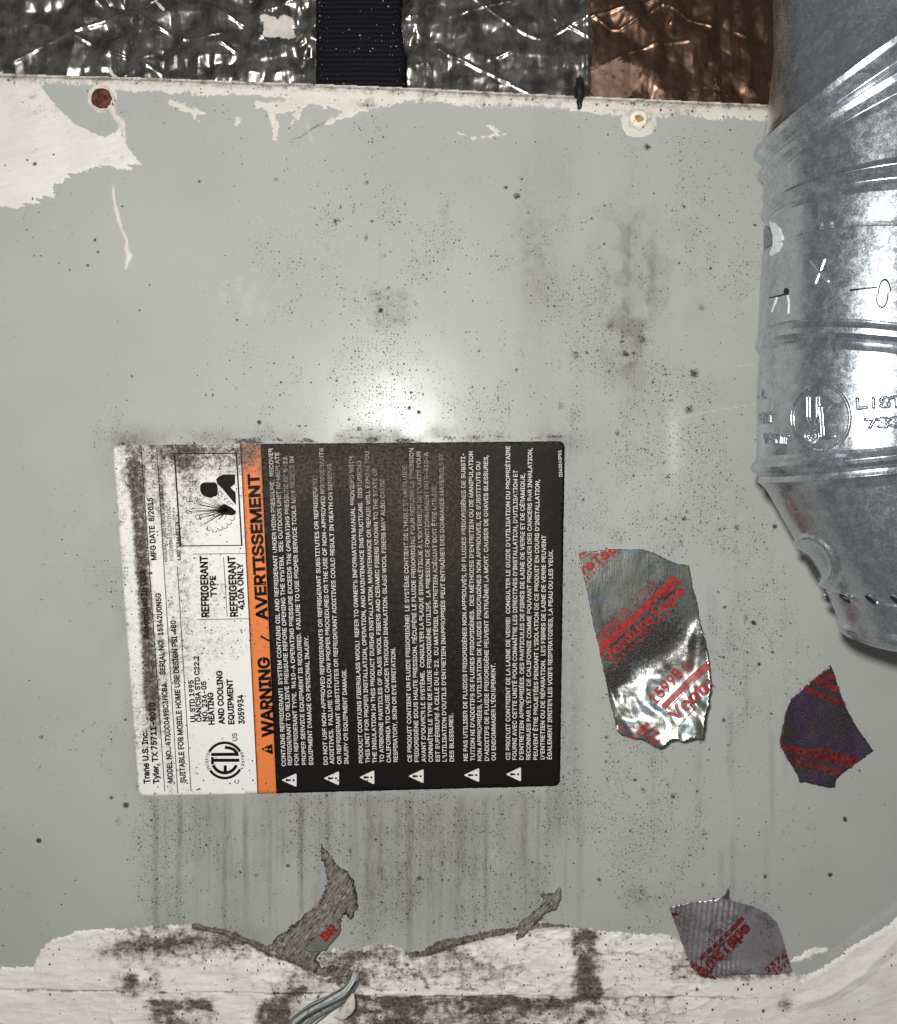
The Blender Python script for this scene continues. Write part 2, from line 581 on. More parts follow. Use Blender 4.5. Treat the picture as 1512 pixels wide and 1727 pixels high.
M['wire'] = mat_skin()
M['wire_pale'] = plain("pale_peeled_skin", (.60, .54, .47), .6, 0, .2, 500)
M['wire_dark'] = plain("dark_peeled_skin", (.05, .055, .055), .5, 0.2, .4, 500)
M['grey_flake'] = plain("grey_green_flake", (.14, .145, .125), .6)
M['cream_screw'] = plain("painted_screw", (.78, .72, .64), .55)
M['bright'] = plain('pale_zinc_glint', (.72, .73, .74), .5, .15, .1, 600)  # pale zinc of tabs and burrs, and the glint put in the dent
M['blue_mark'] = plain("blue_mark", (.02, .05, .14), .5)

# ------------------------------------------------------------------ the panel and its dirt
TOP = [(-420, 117), (-80, 129), (0, 132), (250, 139), (520, 149), (700, 156), (980, 170), (1290, 184), (1620, 198), (2100, 216)]
TX = np.array([a for a, b in TOP], float)
TY = np.array([b for a, b in TOP], float)


def seam_y(U):
    return np.interp(U, [-400, 0, 400, 700, 1000, 2000], [1665, 1668, 1671, 1675, 1678, 1684])


def dirt(U, V):
    g = lambda *a: gauss(U, V, *a)
    big = fbm(U / 90, V / 140, 5, 4)
    fine = fbm(U / 25, V / 35, 9, 4)
    # --- density of specks
    s = 0.03 + 0 * U
    s = s + .26 * sstep(330, 620, U) * sstep(1330, 1180, U) * sstep(180, 420, V)
    s = s + .55 * g(850, 620, 260, 130) + .35 * g(620, 560, 160, 170)
    s = s + .55 * g(1060, 520, 75, 190) + .4 * g(900, 560, 60, 180)
    s = s + .9 * sstep(18, 0, np.abs(V - 738)) * sstep(170, 230, U) * sstep(1010, 940, U)
    s = s + .6 * sstep(70, 0, np.abs(V - 730)) * sstep(120, 230, U) * sstep(1060, 940, U)
    s = s + .55 * np.exp(-np.clip(196 + (V - 751) * .074 - U, 0, None) / 34) * sstep(690, 760, V) * sstep(1400, 1330, V) * (U < 260)
    s = s + 1.0 * sstep(1325, 1345, V) * sstep(1620, 1500, V) * sstep(180, 300, U) * sstep(1010, 930, U)
    s = s + 1.0 * np.exp(-np.clip(U - 948, 0, None) / 55) * (U > 930) * sstep(700, 760, V) * sstep(1560, 1330, V)
    s = s + .42 * sstep(1000, 1080, U) * sstep(1420, 1280, U) * sstep(780, 950, V) * sstep(1640, 1450, V)
    s = s + .4 * g(1220, 1000, 60, 120) + .3 * g(1230, 870, 60, 90) + .35 * g(760, 225, 110, 24)
    s = s + .35 * g(985, 820, 40, 110) + .35 * g(1180, 560, 70, 90)
    s = 1.0 * s * (0.12 + 1.55 * sstep(.40, .66, big)) * (.25 + 1.5 * sstep(.3, .7, fine))
    # --- soft grey staining
    t = 0.0 * U
    t = t + .34 * sstep(1320, 1350, V) * sstep(1640, 1500, V) * sstep(215, 330, U) * sstep(1010, 820, U) * (.5 + 1.0 * sstep(.35, .65, fbm(U / 45, V / 260, 14, 3)))
    t = t + .20 * g(700, 1390, 190, 30) + .18 * g(660, 1480, 50, 50) + .15 * g(740, 1450, 40, 60)
    t = t + .55 * sstep(34, 0, np.abs(V - 742)) * sstep(165, 215, U) * sstep(1010, 930, U) * sstep(.25, .6, fbm(U / 50, V / 30, 15, 3))
    t = t + .42 * sstep(.25, .6, fbm(U / 40, V / 70, 16, 3)) * np.exp(-np.clip(196 + (V - 751) * .074 - U, 0, None) / 34) * (U < 262) * sstep(690, 760, V) * sstep(1370, 1300, V)
    t = t + .50 * np.exp(-np.clip(U - 946, 0, None) / 36) * (U > 920) * sstep(720, 760, V) * sstep(1480, 1330, V)
    t = t + (.62 * g(1062, 450, 28, 85) + .50 * g(1085, 470, 26, 40) + .62 * g(1038, 560, 20, 55) + .36 * g(1075, 620, 24, 70) + .3 * g(1150, 470, 30, 60)) * (.25 + 1.0 * sstep(.35, .65, fbm(U / 22, V / 26, 19, 4)))
    t = t + .28 * g(905, 500, 26, 130) + .22 * g(955, 520, 24, 70) + .2 * g(950, 300, 24, 40)
    t = t + .12 * g(880, 660, 200, 90) + .14 * g(1000, 690, 30, 80) + .1 * g(780, 260, 180, 60)
    for (x, y0, y1, w, a) in [(262, 1345, 1570, 6, .75), (302, 1350, 1560, 7, .5), (379, 1345, 1575, 6, .65), (414, 1350, 1570, 6, .6),
                              (455, 1345, 1560, 5, .5), (507, 1340, 1560, 6, .65), (552, 1340, 1480, 6, .3), (600, 1340, 1500, 6, .3),
                              (690, 1342, 1615, 8, .75), (724, 1345, 1600, 6, .4), (744, 1345, 1590, 6, .4), (772, 1345, 1580, 6, .6),
                              (818, 1345, 1570, 6, .5), (846, 1340, 1500, 8, .3), (884, 1335, 1450, 7, .5), (975, 1330, 1570, 6, .35),
                              (1215, 1430, 1500, 7, .5), (1236, 1410, 1520, 7, .5), (1258, 1100, 1235, 6, .38), (1302, 1230, 1400, 6, .5),
                              (1292, 1390, 1520, 6, .3), (1232, 1180, 1330, 7, .4), (1200, 980, 1120, 12, .3), (1232, 1010, 1130, 12, .28),
                              (1325, 1220, 1330, 5, .25), (640, 380, 470, 7, .2), (750, 330, 620, 9, .16), (892, 280, 560, 16, .22), (1065, 360, 700, 24, .2)]:
            w = w * .72
            ww = w * (1 + .5 * (fbm(V / 60, U * 0 + x, 3, 2) - .5))
            xc = x + 5 * (fbm(V / 80, U * 0 + x * .7, 8, 2) - .5)
            t = t + a * .8 * np.exp(-((U - xc) / ww) ** 4) * sstep(y0 - 10, y0 + 25, V) * sstep(y1 + 20, y1 - 40, V)
    rs = np.random.RandomState(8)
    for i in range(34):
        x = rs.uniform(250, 1000)
        y1 = 1360 + rs.uniform(20, 230)
        w = rs.uniform(1.2, 4.0)
        xc = x + 7 * (fbm(V / 70, U * 0 + x * .31, 18, 2) - .5)
        t = t + rs.uniform(.12, .5) * np.exp(-((U - xc) / w) ** 2) * sstep(1335, 1350, V) * sstep(y1 + 15, y1 - 30, V)
    for i in range(16):
        x = rs.uniform(1000, 1340)
        y0 = rs.uniform(880, 1300)
        y1 = y0 + rs.uniform(60, 200)
        w = rs.uniform(2, 6)
        t = t + rs.uniform(.08, .24) * np.exp(-((U - x) / w) ** 2) * sstep(y0, y0 + 40, V) * sstep(y1 + 15, y1 - 30, V)
    t = t + .5 * np.exp(-np.clip(1572 - V, 0, None) / 14) * sstep(150, 240, U) * sstep(520, 400, U) * (V > 1480)
    t = t * (.65 + .7 * fine)
    # --- yellow tint
    y = .8 * sstep(46, 18, np.maximum(np.abs(U - 655), np.abs(V - 522))) + .4 * g(900, 400, 20, 60) + .35 * g(912, 480, 16, 40)
    y = y + .45 * sstep(1, 0, np.abs(U - 968) / 26) * sstep(900, 1050, V) * sstep(1360, 1250, V) + .3 * g(640, 1350, 200, 16)
    y = y + .8 * g(1074, 1511, 14, 12) + .35 * g(1090, 1515, 30, 10) + .4 * g(884, 1420, 9, 70)
    # --- single mould spots (x, y, radius, strength)
    mo = 0.0 * U
    for (x, yy, r, a) in [(1091, 248, 6, .9), (655, 145, 5, .3), (618, 308, 5, .7), (566, 373, 7, .75), (617, 400, 6, .7), (602, 398, 5, .6), (648, 432, 7, .6),
                          (853, 316, 4, .9), (871, 331, 6, .9), (877, 301, 7, .55), (642, 524, 5, 1.), (666, 540, 7, .6), (654, 486, 5, .7), (654, 502, 4, .7), (700, 512, 6, .6),
                          (1183, 518, 10, .6), (1082, 474, 24, .5), (1029, 551, 13, .6), (1082, 572, 10, .7), (1055, 597, 7, .85), (1170, 630, 9, .85), (1160, 691, 9, .8),
                          (1041, 730, 5, .8), (706, 695, 3, 1.2), (690, 688, 3, 1.1), (605, 724, 5, .8), (970, 599, 9, .7), (945, 685, 9, .65), (969, 700, 22, .55), (990, 595, 4, .9),
                          (880, 302, 3, .8), (1068, 596, 5, .8), (890, 358, 3, .8), (437, 713, 5, .9), (1104, 390, 8, .5), (1100, 430, 6, .5), (1070, 440, 8, .45),
                          (1187, 1405, 12, .6), (1365, 1395, 12, .5), (1425, 1382, 4, 1.1), (65, 1418, 4, 1.2), (212, 1358, 6, .9), (188, 1346, 4, .9), (198, 1385, 9, .6),
                          (1270, 1050, 4, 1.2), (1258, 1043, 7, .7), (1280, 1120, 4, 1.0), (1084, 1333, 7, .7), (1134, 1343, 6, .8), (1220, 1215, 4, .9), (1243, 890, 8, .7), (1306, 888, 5, .9),
                          (1213, 893, 4, .8), (1170, 612, 5, .6), (1225, 1280, 9, .5), (1228, 1257, 6, .6), (630, 1400, 12, .5), (645, 1391, 6, .6), (640, 1470, 12, .6), (660, 1490, 10, .5),
                          (735, 1440, 10, .5), (746, 1460, 8, .5), (700, 1500, 14, .4), (590, 1435, 5, .7), (433, 1475, 6, .6), (405, 1470, 3, .9), (1395, 1430, 7, .5), (1400, 1476, 4, 1.1), (1290, 1478, 5, .8),
                          (1185, 1492, 7, .6), (1010, 1483, 4, .9), (1012, 1490, 6, .6), (1008, 1435, 8, .5), (920, 1465, 9, .5), (1136, 1000, 8, .5), (1100, 905, 12, .5), (1040, 905, 22, .55), (1010, 890, 20, .5), (1148, 915, 6, .7),
                          (1240, 930, 12, .5), (1300, 910, 12, .4), (1320, 960, 14, .5), (1325, 990, 9, .5), (1300, 1085, 9, .5), (1232, 1235, 9, .45), (1265, 1180, 6, .5), (1250, 1005, 8, .5), (1010, 1260, 14, .35), (165, 425, 3, .9), (1450, 1300, 3, .9),
                          (160, 405, 4, .8), (148, 447, 4, .8), (336, 306, 3, .9), (117, 455, 3, .8), (300, 600, 3, .5), (120, 395, 6, .5), (455, 230, 6, .4), (465, 303, 4, .8), (480, 288, 3, .7)]:
        mo = np.maximum(mo, a * np.exp(-.5 * (((U - x) ** 2 + (V - yy) ** 2) / (r * .95) ** 2)))
    mo = np.maximum(mo,   .75 * sstep(.2, .65, fbm(U / 26, V / 12, 17, 3)) * sstep(13, 2, np.abs(V - (746 - (U - 190) * .009))) * sstep(185, 215, U) * sstep(985, 950, U))
    mo = np.maximum(mo, .45 * sstep(12, 2, 196 + (V - 751) * .074 - U) * sstep(745, 770, V) * sstep(1000, 850, V) * (U < 240))
    dk = sdline(U, V, [(480, 238), (505, 232), (535, 212), (550, 205)], [0, 2, 2.5, 1])
    dk = np.maximum(dk, sdline(U, V, [(482, 265), (486, 288)], [1, .8]))
    mo = np.maximum(mo, .75 * sstep(-2, 1.5, dk))
    mo = np.maximum(mo, .5 * sstep(-3, 1, sdline(U, V, [(862, 1452), (880, 1445), (892, 1432)], [1, 2, 1])))
    # --- pale scratches
    sc = .8 * sstep(-1.2, 1, sdline(U, V, [(1150, 704), (1215, 690), (1270, 683)], [.5, .7, .4]))
    sc = np.maximum(sc, .7 * sstep(-1.2, 1, sdline(U, V, [(1240, 618), (1275, 614)], [.5, .5])))
    sc = np.maximum(sc, .7 * sstep(-1.2, 1, sdline(U, V, [(516, 200), (522, 225), (526, 242)], [.5, 1.2, .6])))
    sc = np.maximum(sc, .35 * sstep(-6, 3, sdline(U, V, [(1400, 1612), (1455, 1570), (1512, 1528), (1540, 1505)], [4, 6, 5, 5])))
    for (x, yy, r) in [(415, 515, 9), (425, 495, 7), (377, 500, 6), (402, 480, 6), (445, 520, 6)]:
        sc = np.maximum(sc, .22 * sstep(-3, 3, r - np.maximum(np.abs(U - x), np.abs(V - yy) * .5)))
    return dict(specks=np.clip(s, 0, 1.2), stain=np.clip(t, 0, 1.1), tint=np.clip(y, 0, 1), mould=np.clip(mo, 0, 1.2), scratch=sc)


panel = empty("equipment_panel", (0, 0, 0))
tag(panel, "large grey sheet metal equipment panel speckled with black mould, carrying the label", "metal panel")
st = 2.6
u = np.concatenate([np.arange(-400, -40, 12.0), np.arange(-40, 1540, st), np.arange(1540, 2050, 12.0)])
v = np.linspace(0, 1, 600)
U, T = np.meshgrid(u, v)
top = np.interp(U, TX, TY)
V = top + (seam_y(U) - top) * T
x, y, z = at(U, V)
sag = (fbm(U / 500, V / 500, 40, 2) - .5) * .0008 * sstep(0, .1, T)
# added ramp in the sheet right of the label, shaped for the pipe's reflected streak
sag = sag + .0015 * sstep(1114, 1156, U) * sstep(1330, 1158, U) * sstep(610, 720, V) * sstep(880, 790, V)
P = np.stack([x, y - sag, z], -1).reshape(-1, 3)
sheet = link("face_sheet", raw_mesh("face_sheet", P, grid_faces(*U.shape), dirt(U, V)), M['panel'], panel)
# folded return along the top edge and the body behind
n = len(u)
tz = P[:n]
ret = np.concatenate([tz, tz + [0, .0012, .0006], tz + [0, .0105, .0006], tz + [0, .0105, -.012]])
link("top_flange", raw_mesh("top_flange", ret, grid_faces(4, n)[:, ::-1], {'grime': np.full(4 * n, .25), 'specks': np.full(4 * n, .1)}), M['cream'], panel)

lower = empty("lower_board", (0, 0, float(at(756, 1700)[2])))
tag(lower, "brown grimy lower board under the smeared white sealant at the bottom", "board")
lp = [pt(-80, 1671), pt(1600, 1686)]
box_mesh("board", (pt(-400, 1700).x, 0.0012, pt(700, 1950).z), (pt(2050, 1700).x, .02, pt(-60, 1674).z), M['lower'], None, .0008).parent = lower
lower.location = (0, 0, 0)

# ------------------------------------------------------------------ white and cream paint on the panel
edge_noise = lambda U, V, a, s=18, seed=3: ((fbm(U / s, V / s, seed, 4) - .5) * 2 + (fbm(U / 3.1, V / 3.1, seed + 9, 2) - .5) * 1.1) * a


def brush(U, V, seed, sx, sy):
    return fbm(U / sx, V / sy, seed, 4) - .5


# big patch at top left
PATCH = [(-300, 100), (40, 134), (66, 142), (100, 184), (130, 210), (176, 231), (193, 222), (203, 221), (215, 244), (244, 281), (216, 285), (190, 281),
         (150, 287), (120, 295), (95, 310), (88, 328), (66, 338), (45, 345), (20, 352), (0, 350), (-300, 380)]


def f_patch(U, V):
    d = sdpoly(U, V, PATCH)
    streak = (fbm((U + V * .35) / 34, (V - U * .35) / 4.5, 12, 4) - .5)
    low = sstep(238, 300, V)
    return d + edge_noise(U, V, 3.5) + streak * 26 * low


patch = film("paint_patch", (-320, 100, 260, 400), 1.3, f_patch,
             lambda U, V, f: .00022 + .0004 * np.clip(f / 60, 0, 1) + .00035 * brush(U - V * .3, V + U * .25, 21, 50, 7),
             M['patch'], None, {'grime': lambda U, V, f: .16 * gauss(U, V, 100, 150, 60, 30) + .10 + .2 * gauss(U, V, 190, 265, 20, 8), 'specks': lambda U, V, f: .02 + 0 * U})
tag(patch, "large cream white brushed paint patch at the upper left of the panel", "paint")


def f_strip(U, V):
    top = np.interp(U, TX, TY)
    w = np.interp(U, [-60, 60, 100, 160, 200, 300, 420, 520, 560, 610, 640, 700, 800, 1000, 1050, 1090, 1130, 1280, 1400],
                  [40, 12, 9, 8, 20, 22, 20, 30, 40, 48, 34, 20, 22, 22, 30, 34, 24, 26, 26])
    d = (top + w * .78) - V + edge_noise(U, V, 7, 22, 31) + edge_noise(U, V, 3, 6, 33)
    d = np.minimum(d, V - top + 3)
    for pts, w_ in [([(285, 172), (310, 182), (345, 192)], [3, 7, 2]), ([(325, 190), (334, 204)], [3, 3]), ([(395, 196), (402, 206)], [3, 5]),
                    ([(430, 176), (480, 180), (520, 172)], [4, 11, 6]), ([(455, 190), (463, 214), (464, 234)], [5, 6, 2]), ([(512, 172), (498, 196), (486, 220)], [4, 5, 2]),
                    ([(560, 170), (590, 190), (610, 180)], [5, 10, 4]), ([(552, 206), (580, 192)], [3, 6]), ([(775, 225), (800, 232), (850, 226)], [1, 3, 1]), ([(820, 212), (842, 222)], [2, 3])]:
        d = np.maximum(d, sdline(U, V, pts, w_) + edge_noise(U, V, 6, 9, 35))
    d = np.maximum(d, (31 - np.hypot(U - 1077, V - 202) * 1.0) + edge_noise(U, V, 4, 12, 38))
    d = np.maximum(d, (25 - np.hypot(U - 172, V - 165)) + edge_noise(U, V, 3, 12, 39))
    return d


strip = film("paint_strip", (-380, 105, 2000, 250), 1.5, f_strip,
             lambda U, V, f: .0002 + .00055 * sstep(26, 0, V - np.interp(U, TX, TY)) + .00025 * brush(U, V, 23, 30, 6), M['cream'], None,
             {'grime': lambda U, V, f: .12 + .42 * sstep(10, 0, V - np.interp(U, TX, TY)) * (.4 + 1.2 * fbm(U / 40, V / 20, 77, 3)) + .55 * gauss(U, V, 622, 178, 14, 7) + .35 * gauss(U, V, 720, 170, 16, 8)
              + .3 * gauss(U, V, 1110, 190, 60, 10) + .35 * gauss(U, V, 850, 180, 90, 5), 'specks': lambda U, V, f: .14 + 0 * U})
tag(strip, "ragged strip of cream paint along the top edge of the grey panel", "paint")

drip1 = film("paint_drip", (170, 170, 230, 250), 1.1, lambda U, V: np.maximum(sdline(U, V, [(188, 172), (190, 192), (204, 206), (206, 218), (212, 238)], [6, 5, 6.5, 5, 1.5]), sdline(U, V, [(204, 215), (190, 230)], [4, 2])) + edge_noise(U, V, 2, 8, 51),
             lambda U, V, f: .0004 + .0003 * np.clip(f / 6, 0, 1), M['cream'], None, {'grime': lambda U, V, f: .15 + 0 * U, 'specks': lambda U, V, f: .03 + 0 * U})
tag(drip1, "short crooked cream paint drip running down from the rusty screw", "paint drip")
drip2 = film("paint_drip", (176, 300, 232, 462), 1.1, lambda U, V: sdline(U, V, [(190, 308), (191, 330), (195, 355), (203, 383), (213, 405), (213, 420), (216, 432), (212, 452)], [1.5, 3, 3.5, 3, 2, 5, 6, 2.5]) + edge_noise(U, V, 2, 8, 52),
             lambda U, V, f: .0004 + .0003 * np.clip(f / 6, 0, 1), M['cream'], None, {'grime': lambda U, V, f: .05 + 0 * U, 'specks': lambda U, V, f: .02 + 0 * U})
tag(drip2, "long thin white paint run on bare grey metal below the paint patch", "paint drip")

# sealant along the bottom
SEAL = [(-420, 1640), (-60, 1634), (0, 1632), (55, 1630), (66, 1606), (80, 1592), (100, 1581), (130, 1572), (200, 1566), (260, 1562), (330, 1560), (380, 1566), (420, 1582), (455, 1598), (500, 1606),
        (560, 1597), (600, 1601), (640, 1592), (662, 1592), (690, 1606), (712, 1604), (735, 1588), (790, 1577), (870, 1562), (920, 1556), (975, 1562), (1000, 1568), (1060, 1573), (1132, 1578), (1160, 1598), (1180, 1625),
        (1230, 1634), (1318, 1632), (1335, 1640), (1350, 1650), (1385, 1634), (1425, 1606), (1470, 1580), (1505, 1556), (1560, 1500), (1640, 1430), (2100, 1400), (2100, 1900), (-420, 1900)]


def f_seal(U, V):
    d = sdpoly(U, V, SEAL) + edge_noise(U, V, 5, 30, 61) + edge_noise(U, V, 2.5, 7, 62)
    d = d + 7 * (fbm((U + V * .3) / 40, (V - U * .05) / 4, 63, 3) - .5) * sstep(1100, 1350, U)
    d = np.maximum(d, sdline(U, V, [(1338, 1622), (1362, 1610), (1392, 1602)], [2, 6, 2]) + edge_noise(U, V, 5, 9, 64))
    return d


def ridge(U, V, pts, w):
    return np.clip(sdline(U, V, pts, [w] * len(pts)) / w, 0, 1)


DARK_EDGE = [(330, 1560), (378, 1566), (420, 1583), (456, 1602), (490, 1616), (520, 1630)]
DARK_EDGE2 = [(692, 1606), (722, 1600), (760, 1588), (810, 1576), (870, 1564), (930, 1557), (975, 1560)]
CURVE = [(1345, 1690), (1400, 1672), (1450, 1640), (1490, 1600), (1530, 1560)]


def h_seal(U, V, f):
    ang = np.where(U > 1180, .28 * sstep(1180, 1450, U), 0)
    b = .7 * brush(U + V * ang, V + (U - 1180) * ang * 1.3 + U * .05, 66, 120, 11) + .45 * brush(U, V - U * .08, 65, 45, 8)
    h = .0007 + .0008 * np.clip(f / 60, 0, 1) + .0009 * (1 - .45 * sstep(1150, 1300, U)) * b * (.5 + fbm(U / 160, V / 60, 67, 2))
    h = h + .0012 * (fbm(U / 55, V / 32, 68, 4) - .5)
    # cracked skin: thin ridges
    cr = 1 - np.abs(fbm(U / 46, V / 26, 69, 3) - .5) * 14
    h = h + .0005 * sstep(1300, 1120, U) * np.clip(cr, 0, 1) * (.3 + .7 * sstep(380, 480, U))
    s = np.abs(V - seam_y(U) - 2.5 * (fbm(U / 50, U * 0, 70, 2) - .5))
    open_ = np.where(U < 215, 1, .55 * sstep(.45, .55, fbm(U / 60, U * 0 + 3, 71, 2))) * sstep(1330, 1150, U)
    h = h - .0011 * np.exp(-(s / 1.6) ** 2) * open_
    h = h - .0005 * sstep(-1, 4, V - seam_y(U)) * sstep(1330, 1150, U)
    h = h + .0011 * ridge(U, V, DARK_EDGE, 10) + .0013 * ridge(U, V, DARK_EDGE2, 11) + .0009 * ridge(U, V, CURVE, 16)
    h = h + .0007 * ridge(U, V, [(200, 1690), (190, 1710), (200, 1740)], 8)
    # a sunken fastener head at left
    r = np.hypot(U - 222, V - 1655)
    h = h + .0010 * np.exp(-((r - 18) / 7) ** 2) - .0011 * np.exp(-(r / 11) ** 2)
    return h


def g_seal(U, V, f):
    g_ = lambda *a: gauss(U, V, *a)
    blot = .58 + .75 * sstep(.36, .6, fbm(U / 48, V / 26, 78, 4))
    g = .10 + 0 * U
    g = g + .85 * g_(250, 1592, 45, 16) + .55 * g_(330, 1585, 60, 16) + .5 * g_(190, 1603, 22, 10) + .4 * g_(390, 1580, 40, 16) + .25 * g_(430, 1600, 60, 16)
    g = g + 1.1 * g_(222, 1655, 15, 15) + .6 * g_(262, 1650, 9, 20)
    g = g + .75 * blot * sstep(1676, 1690, V) * sstep(235, 262, U) * sstep(372, 355, U)
    g = g + 1.0 * sstep(1672, 1705, V) * sstep(415, 445, U) * sstep(500, 480, U) + .7 * g_(480, 1690, 20, 22) + .6 * g_(505, 1668, 14, 10)
    below = sstep(-2, 6, V - seam_y(U))
    g = g + 1.25 * blot * below * sstep(555, 610, U) * sstep(910, 860, U)
    g = g + .8 * blot * below * sstep(870, 910, U) * sstep(1050, 990, U) + .35 * below * g_(1090, 1690, 40, 30)
    g = g + .75 * g_(560, 1632, 55, 20) + .6 * g_(600, 1650, 30, 10) + .55 * g_(650, 1605, 22, 12) + .4 * g_(590, 1612, 30, 9)
    g = g + 1.05 * blot ** .5 * sstep(34, 8, np.abs(U - 988 - (V - 1620) * .12 - 14 * (fbm(V / 22, V * 0, 79, 3) - .5))) * sstep(1560, 1575, V) * sstep(1684, 1672, V)
    g = g + .35 * g_(1010, 1670, 40, 14)
    g = g + .42 * g_(770, 1625, 55, 22) + .4 * g_(740, 1600, 30, 10) + .35 * g_(700, 1640, 30, 12) + .3 * g_(830, 1640, 60, 20)
    g = g + 1.1 * np.clip(sdline(U, V, DARK_EDGE, [5, 5, 6, 7, 5, 3]) / 4 + .5, 0, 1) + 1.1 * np.clip(sdline(U, V, DARK_EDGE2, [3, 8, 7, 5, 4, 3, 3]) / 4 + .5, 0, 1)
    g = g + .55 * g_(1210, 1640, 50, 12) + .75 * g_(1322, 1690, 9, 10) + .45 * g_(1290, 1640, 40, 9) + .4 * g_(1150, 1620, 18, 18) + .5 * g_(1350, 1640, 12, 6)
    g = g + .40 * np.exp(-np.clip(f, 0, None) / 7) * (U < 1330) * sstep(140, 250, U)
    cr = 1 - np.abs(fbm(U / 60, V / 18, 72, 4) - .5) * 22
    cr2 = 1 - np.abs(fbm(U / 26, V / 30, 73, 4) - .5) * 26
    g = g + .38 * np.clip(cr, 0, 1) * (.1 + sstep(.45, .6, fbm(U / 90, V / 60, 74, 3))) * sstep(120, 420, U) * sstep(1380, 1150, U)
    g = g + .45 * np.clip(cr2, 0, 1) * sstep(.5, .62, fbm(U / 70, V / 40, 75, 3)) * sstep(360, 450, U) * sstep(1380, 1200, U)
    g = g + .8 * np.exp(-((V - seam_y(U)) / 1.8) ** 2) * sstep(1330, 1150, U) * (U > 215) * sstep(.4, .6, fbm(U / 40, U * 0, 76, 2))
    g = g * sstep(20, 110, U) + .8 * np.exp(-((V - seam_y(U)) / 2.0) ** 2) * (U < 215)
    return np.clip(g, 0, 1.3)


seal = film("sealant_strip", (-380, 1400, 2000, 1790), 1.75, f_seal, h_seal, M['sealant'], None,
            {'grime': g_seal, 'specks': lambda U, V, f: .10 * sstep(180, 320, U) * sstep(1420, 1250, U) + .03}, soft=4)
tag(seal, "thick brushed white sealant smeared with brown grime along the bottom seam", "sealant")

# ------------------------------------------------------------------ screws along the top edge
def screw(name, px, py, r_px, mats, label, recess):
    root = empty(name, pt(px, py, -.0006))
    tag(root, label, "screw")
    r = r_px * PX

    def lathe(nm, prof, mat, wob=0.0, seed=0):
        nseg = 40
        V_, rng = [], np.random.RandomState(seed)
        w = 1 + wob * (fbm(np.cos(np.linspace(0, 2 * np.pi, nseg, endpoint=False)) * 2 + 5, np.sin(np.linspace(0, 2 * np.pi, nseg, endpoint=False)) * 2 + 5, seed, 3) - .5)
        for (a, h) in prof:
            for s_ in range(nseg):
                t = 2 * math.pi * s_ / nseg
                V_.append((a * w[s_] * math.cos(t), -h, a * w[s_] * math.sin(t)))
        Fc = []
        for i in range(len(prof) - 1):
            for s_ in range(nseg):
                q = (s_ + 1) % nseg
                Fc.append((i * nseg + s_, (i + 1) * nseg + s_, (i + 1) * nseg + q, i * nseg + q))
        return link(nm, raw_mesh(nm, V_, np.array(Fc)[:, ::-1], {'grime': np.full(len(V_), .25), 'specks': np.full(len(V_), .05)}), mat, root)
    lathe("paint_rim", [(r * 1.2, -.0006), (r * 1.17, .0002), (r * 1.08, .0006), (r * .98, .0004), (r * .96, -.0006)], mats[0], .55, 3 + int(px))
    lathe("screw_head", [(r * .99, -.0008), (r * .97, .0006), (r * .80, .0012), (r * .55, .0013 if recess > 0 else .0012), (r * .42, .0011), (r * .36, .0011 - recess), (.0, .0011 - recess)], mats[1], .22 if recess > .0007 else .1, int(px))
    return root, r


sr, r_ = screw("rusty_screw", 171, 166, 17, (M['cream'], M['rust']), "rusty brown screw head ringed with cream paint at upper left", .0009)
box_mesh("slot", (-r_ * .5, -.0016, -r_ * .09), (r_ * .5, -.0009, r_ * .09), M['rust'], sr, .0001).rotation_euler = (0, R(35), 0)
sr, r_ = screw("painted_screw", 1077, 200, 15, (M['cream'], M['cream_screw']), "cream painted round screw head with rust in its centre near the pipe", .0006)
plate_pts = [(1077 - 3 + 8 * math.cos(a) * (1 + .25 * math.sin(3 * a + 1)), 203 + 7 * math.sin(a) * (1 + .2 * math.cos(2 * a))) for a in np.linspace(0, 6.1, 18)]
rc = plate("rust_stain", plate_pts, 3, lambda U, V: .00185 + 0 * U, plain("orange_rust", (.42, .22, .09), .8, 0, .5, 900), None, None, .4)
rc.parent = sr
rc.matrix_parent_inverse = sr.matrix_world.inverted() if False else rc.matrix_parent_inverse
rc.location = -sr.location

# ------------------------------------------------------------------ rating label
LC = {'tl': (190, 751), 'tr': (952, 744), 'br': (944, 1325), 'bl': (234, 1343)}


def rrect(tl, tr, br, bl, r, which=(1, 1, 1, 1)):
    pts = []
    c = [np.array(p, float) for p in (tl, tr, br, bl)]
    for i in range(4):
        p, a, b = c[i], c[i - 1], c[(i + 1) % 4]
        if not which[i]:
            pts.append(tuple(p))
            continue
        ua = (a - p) / np.hypot(*(a - p))
        ub = (b - p) / np.hypot(*(b - p))
        for t in np.linspace(0, 1, 7):
            q = p + ua * r * (1 - t) ** 2 + ub * r * t ** 2
            pts.append(tuple(q))
    return pts


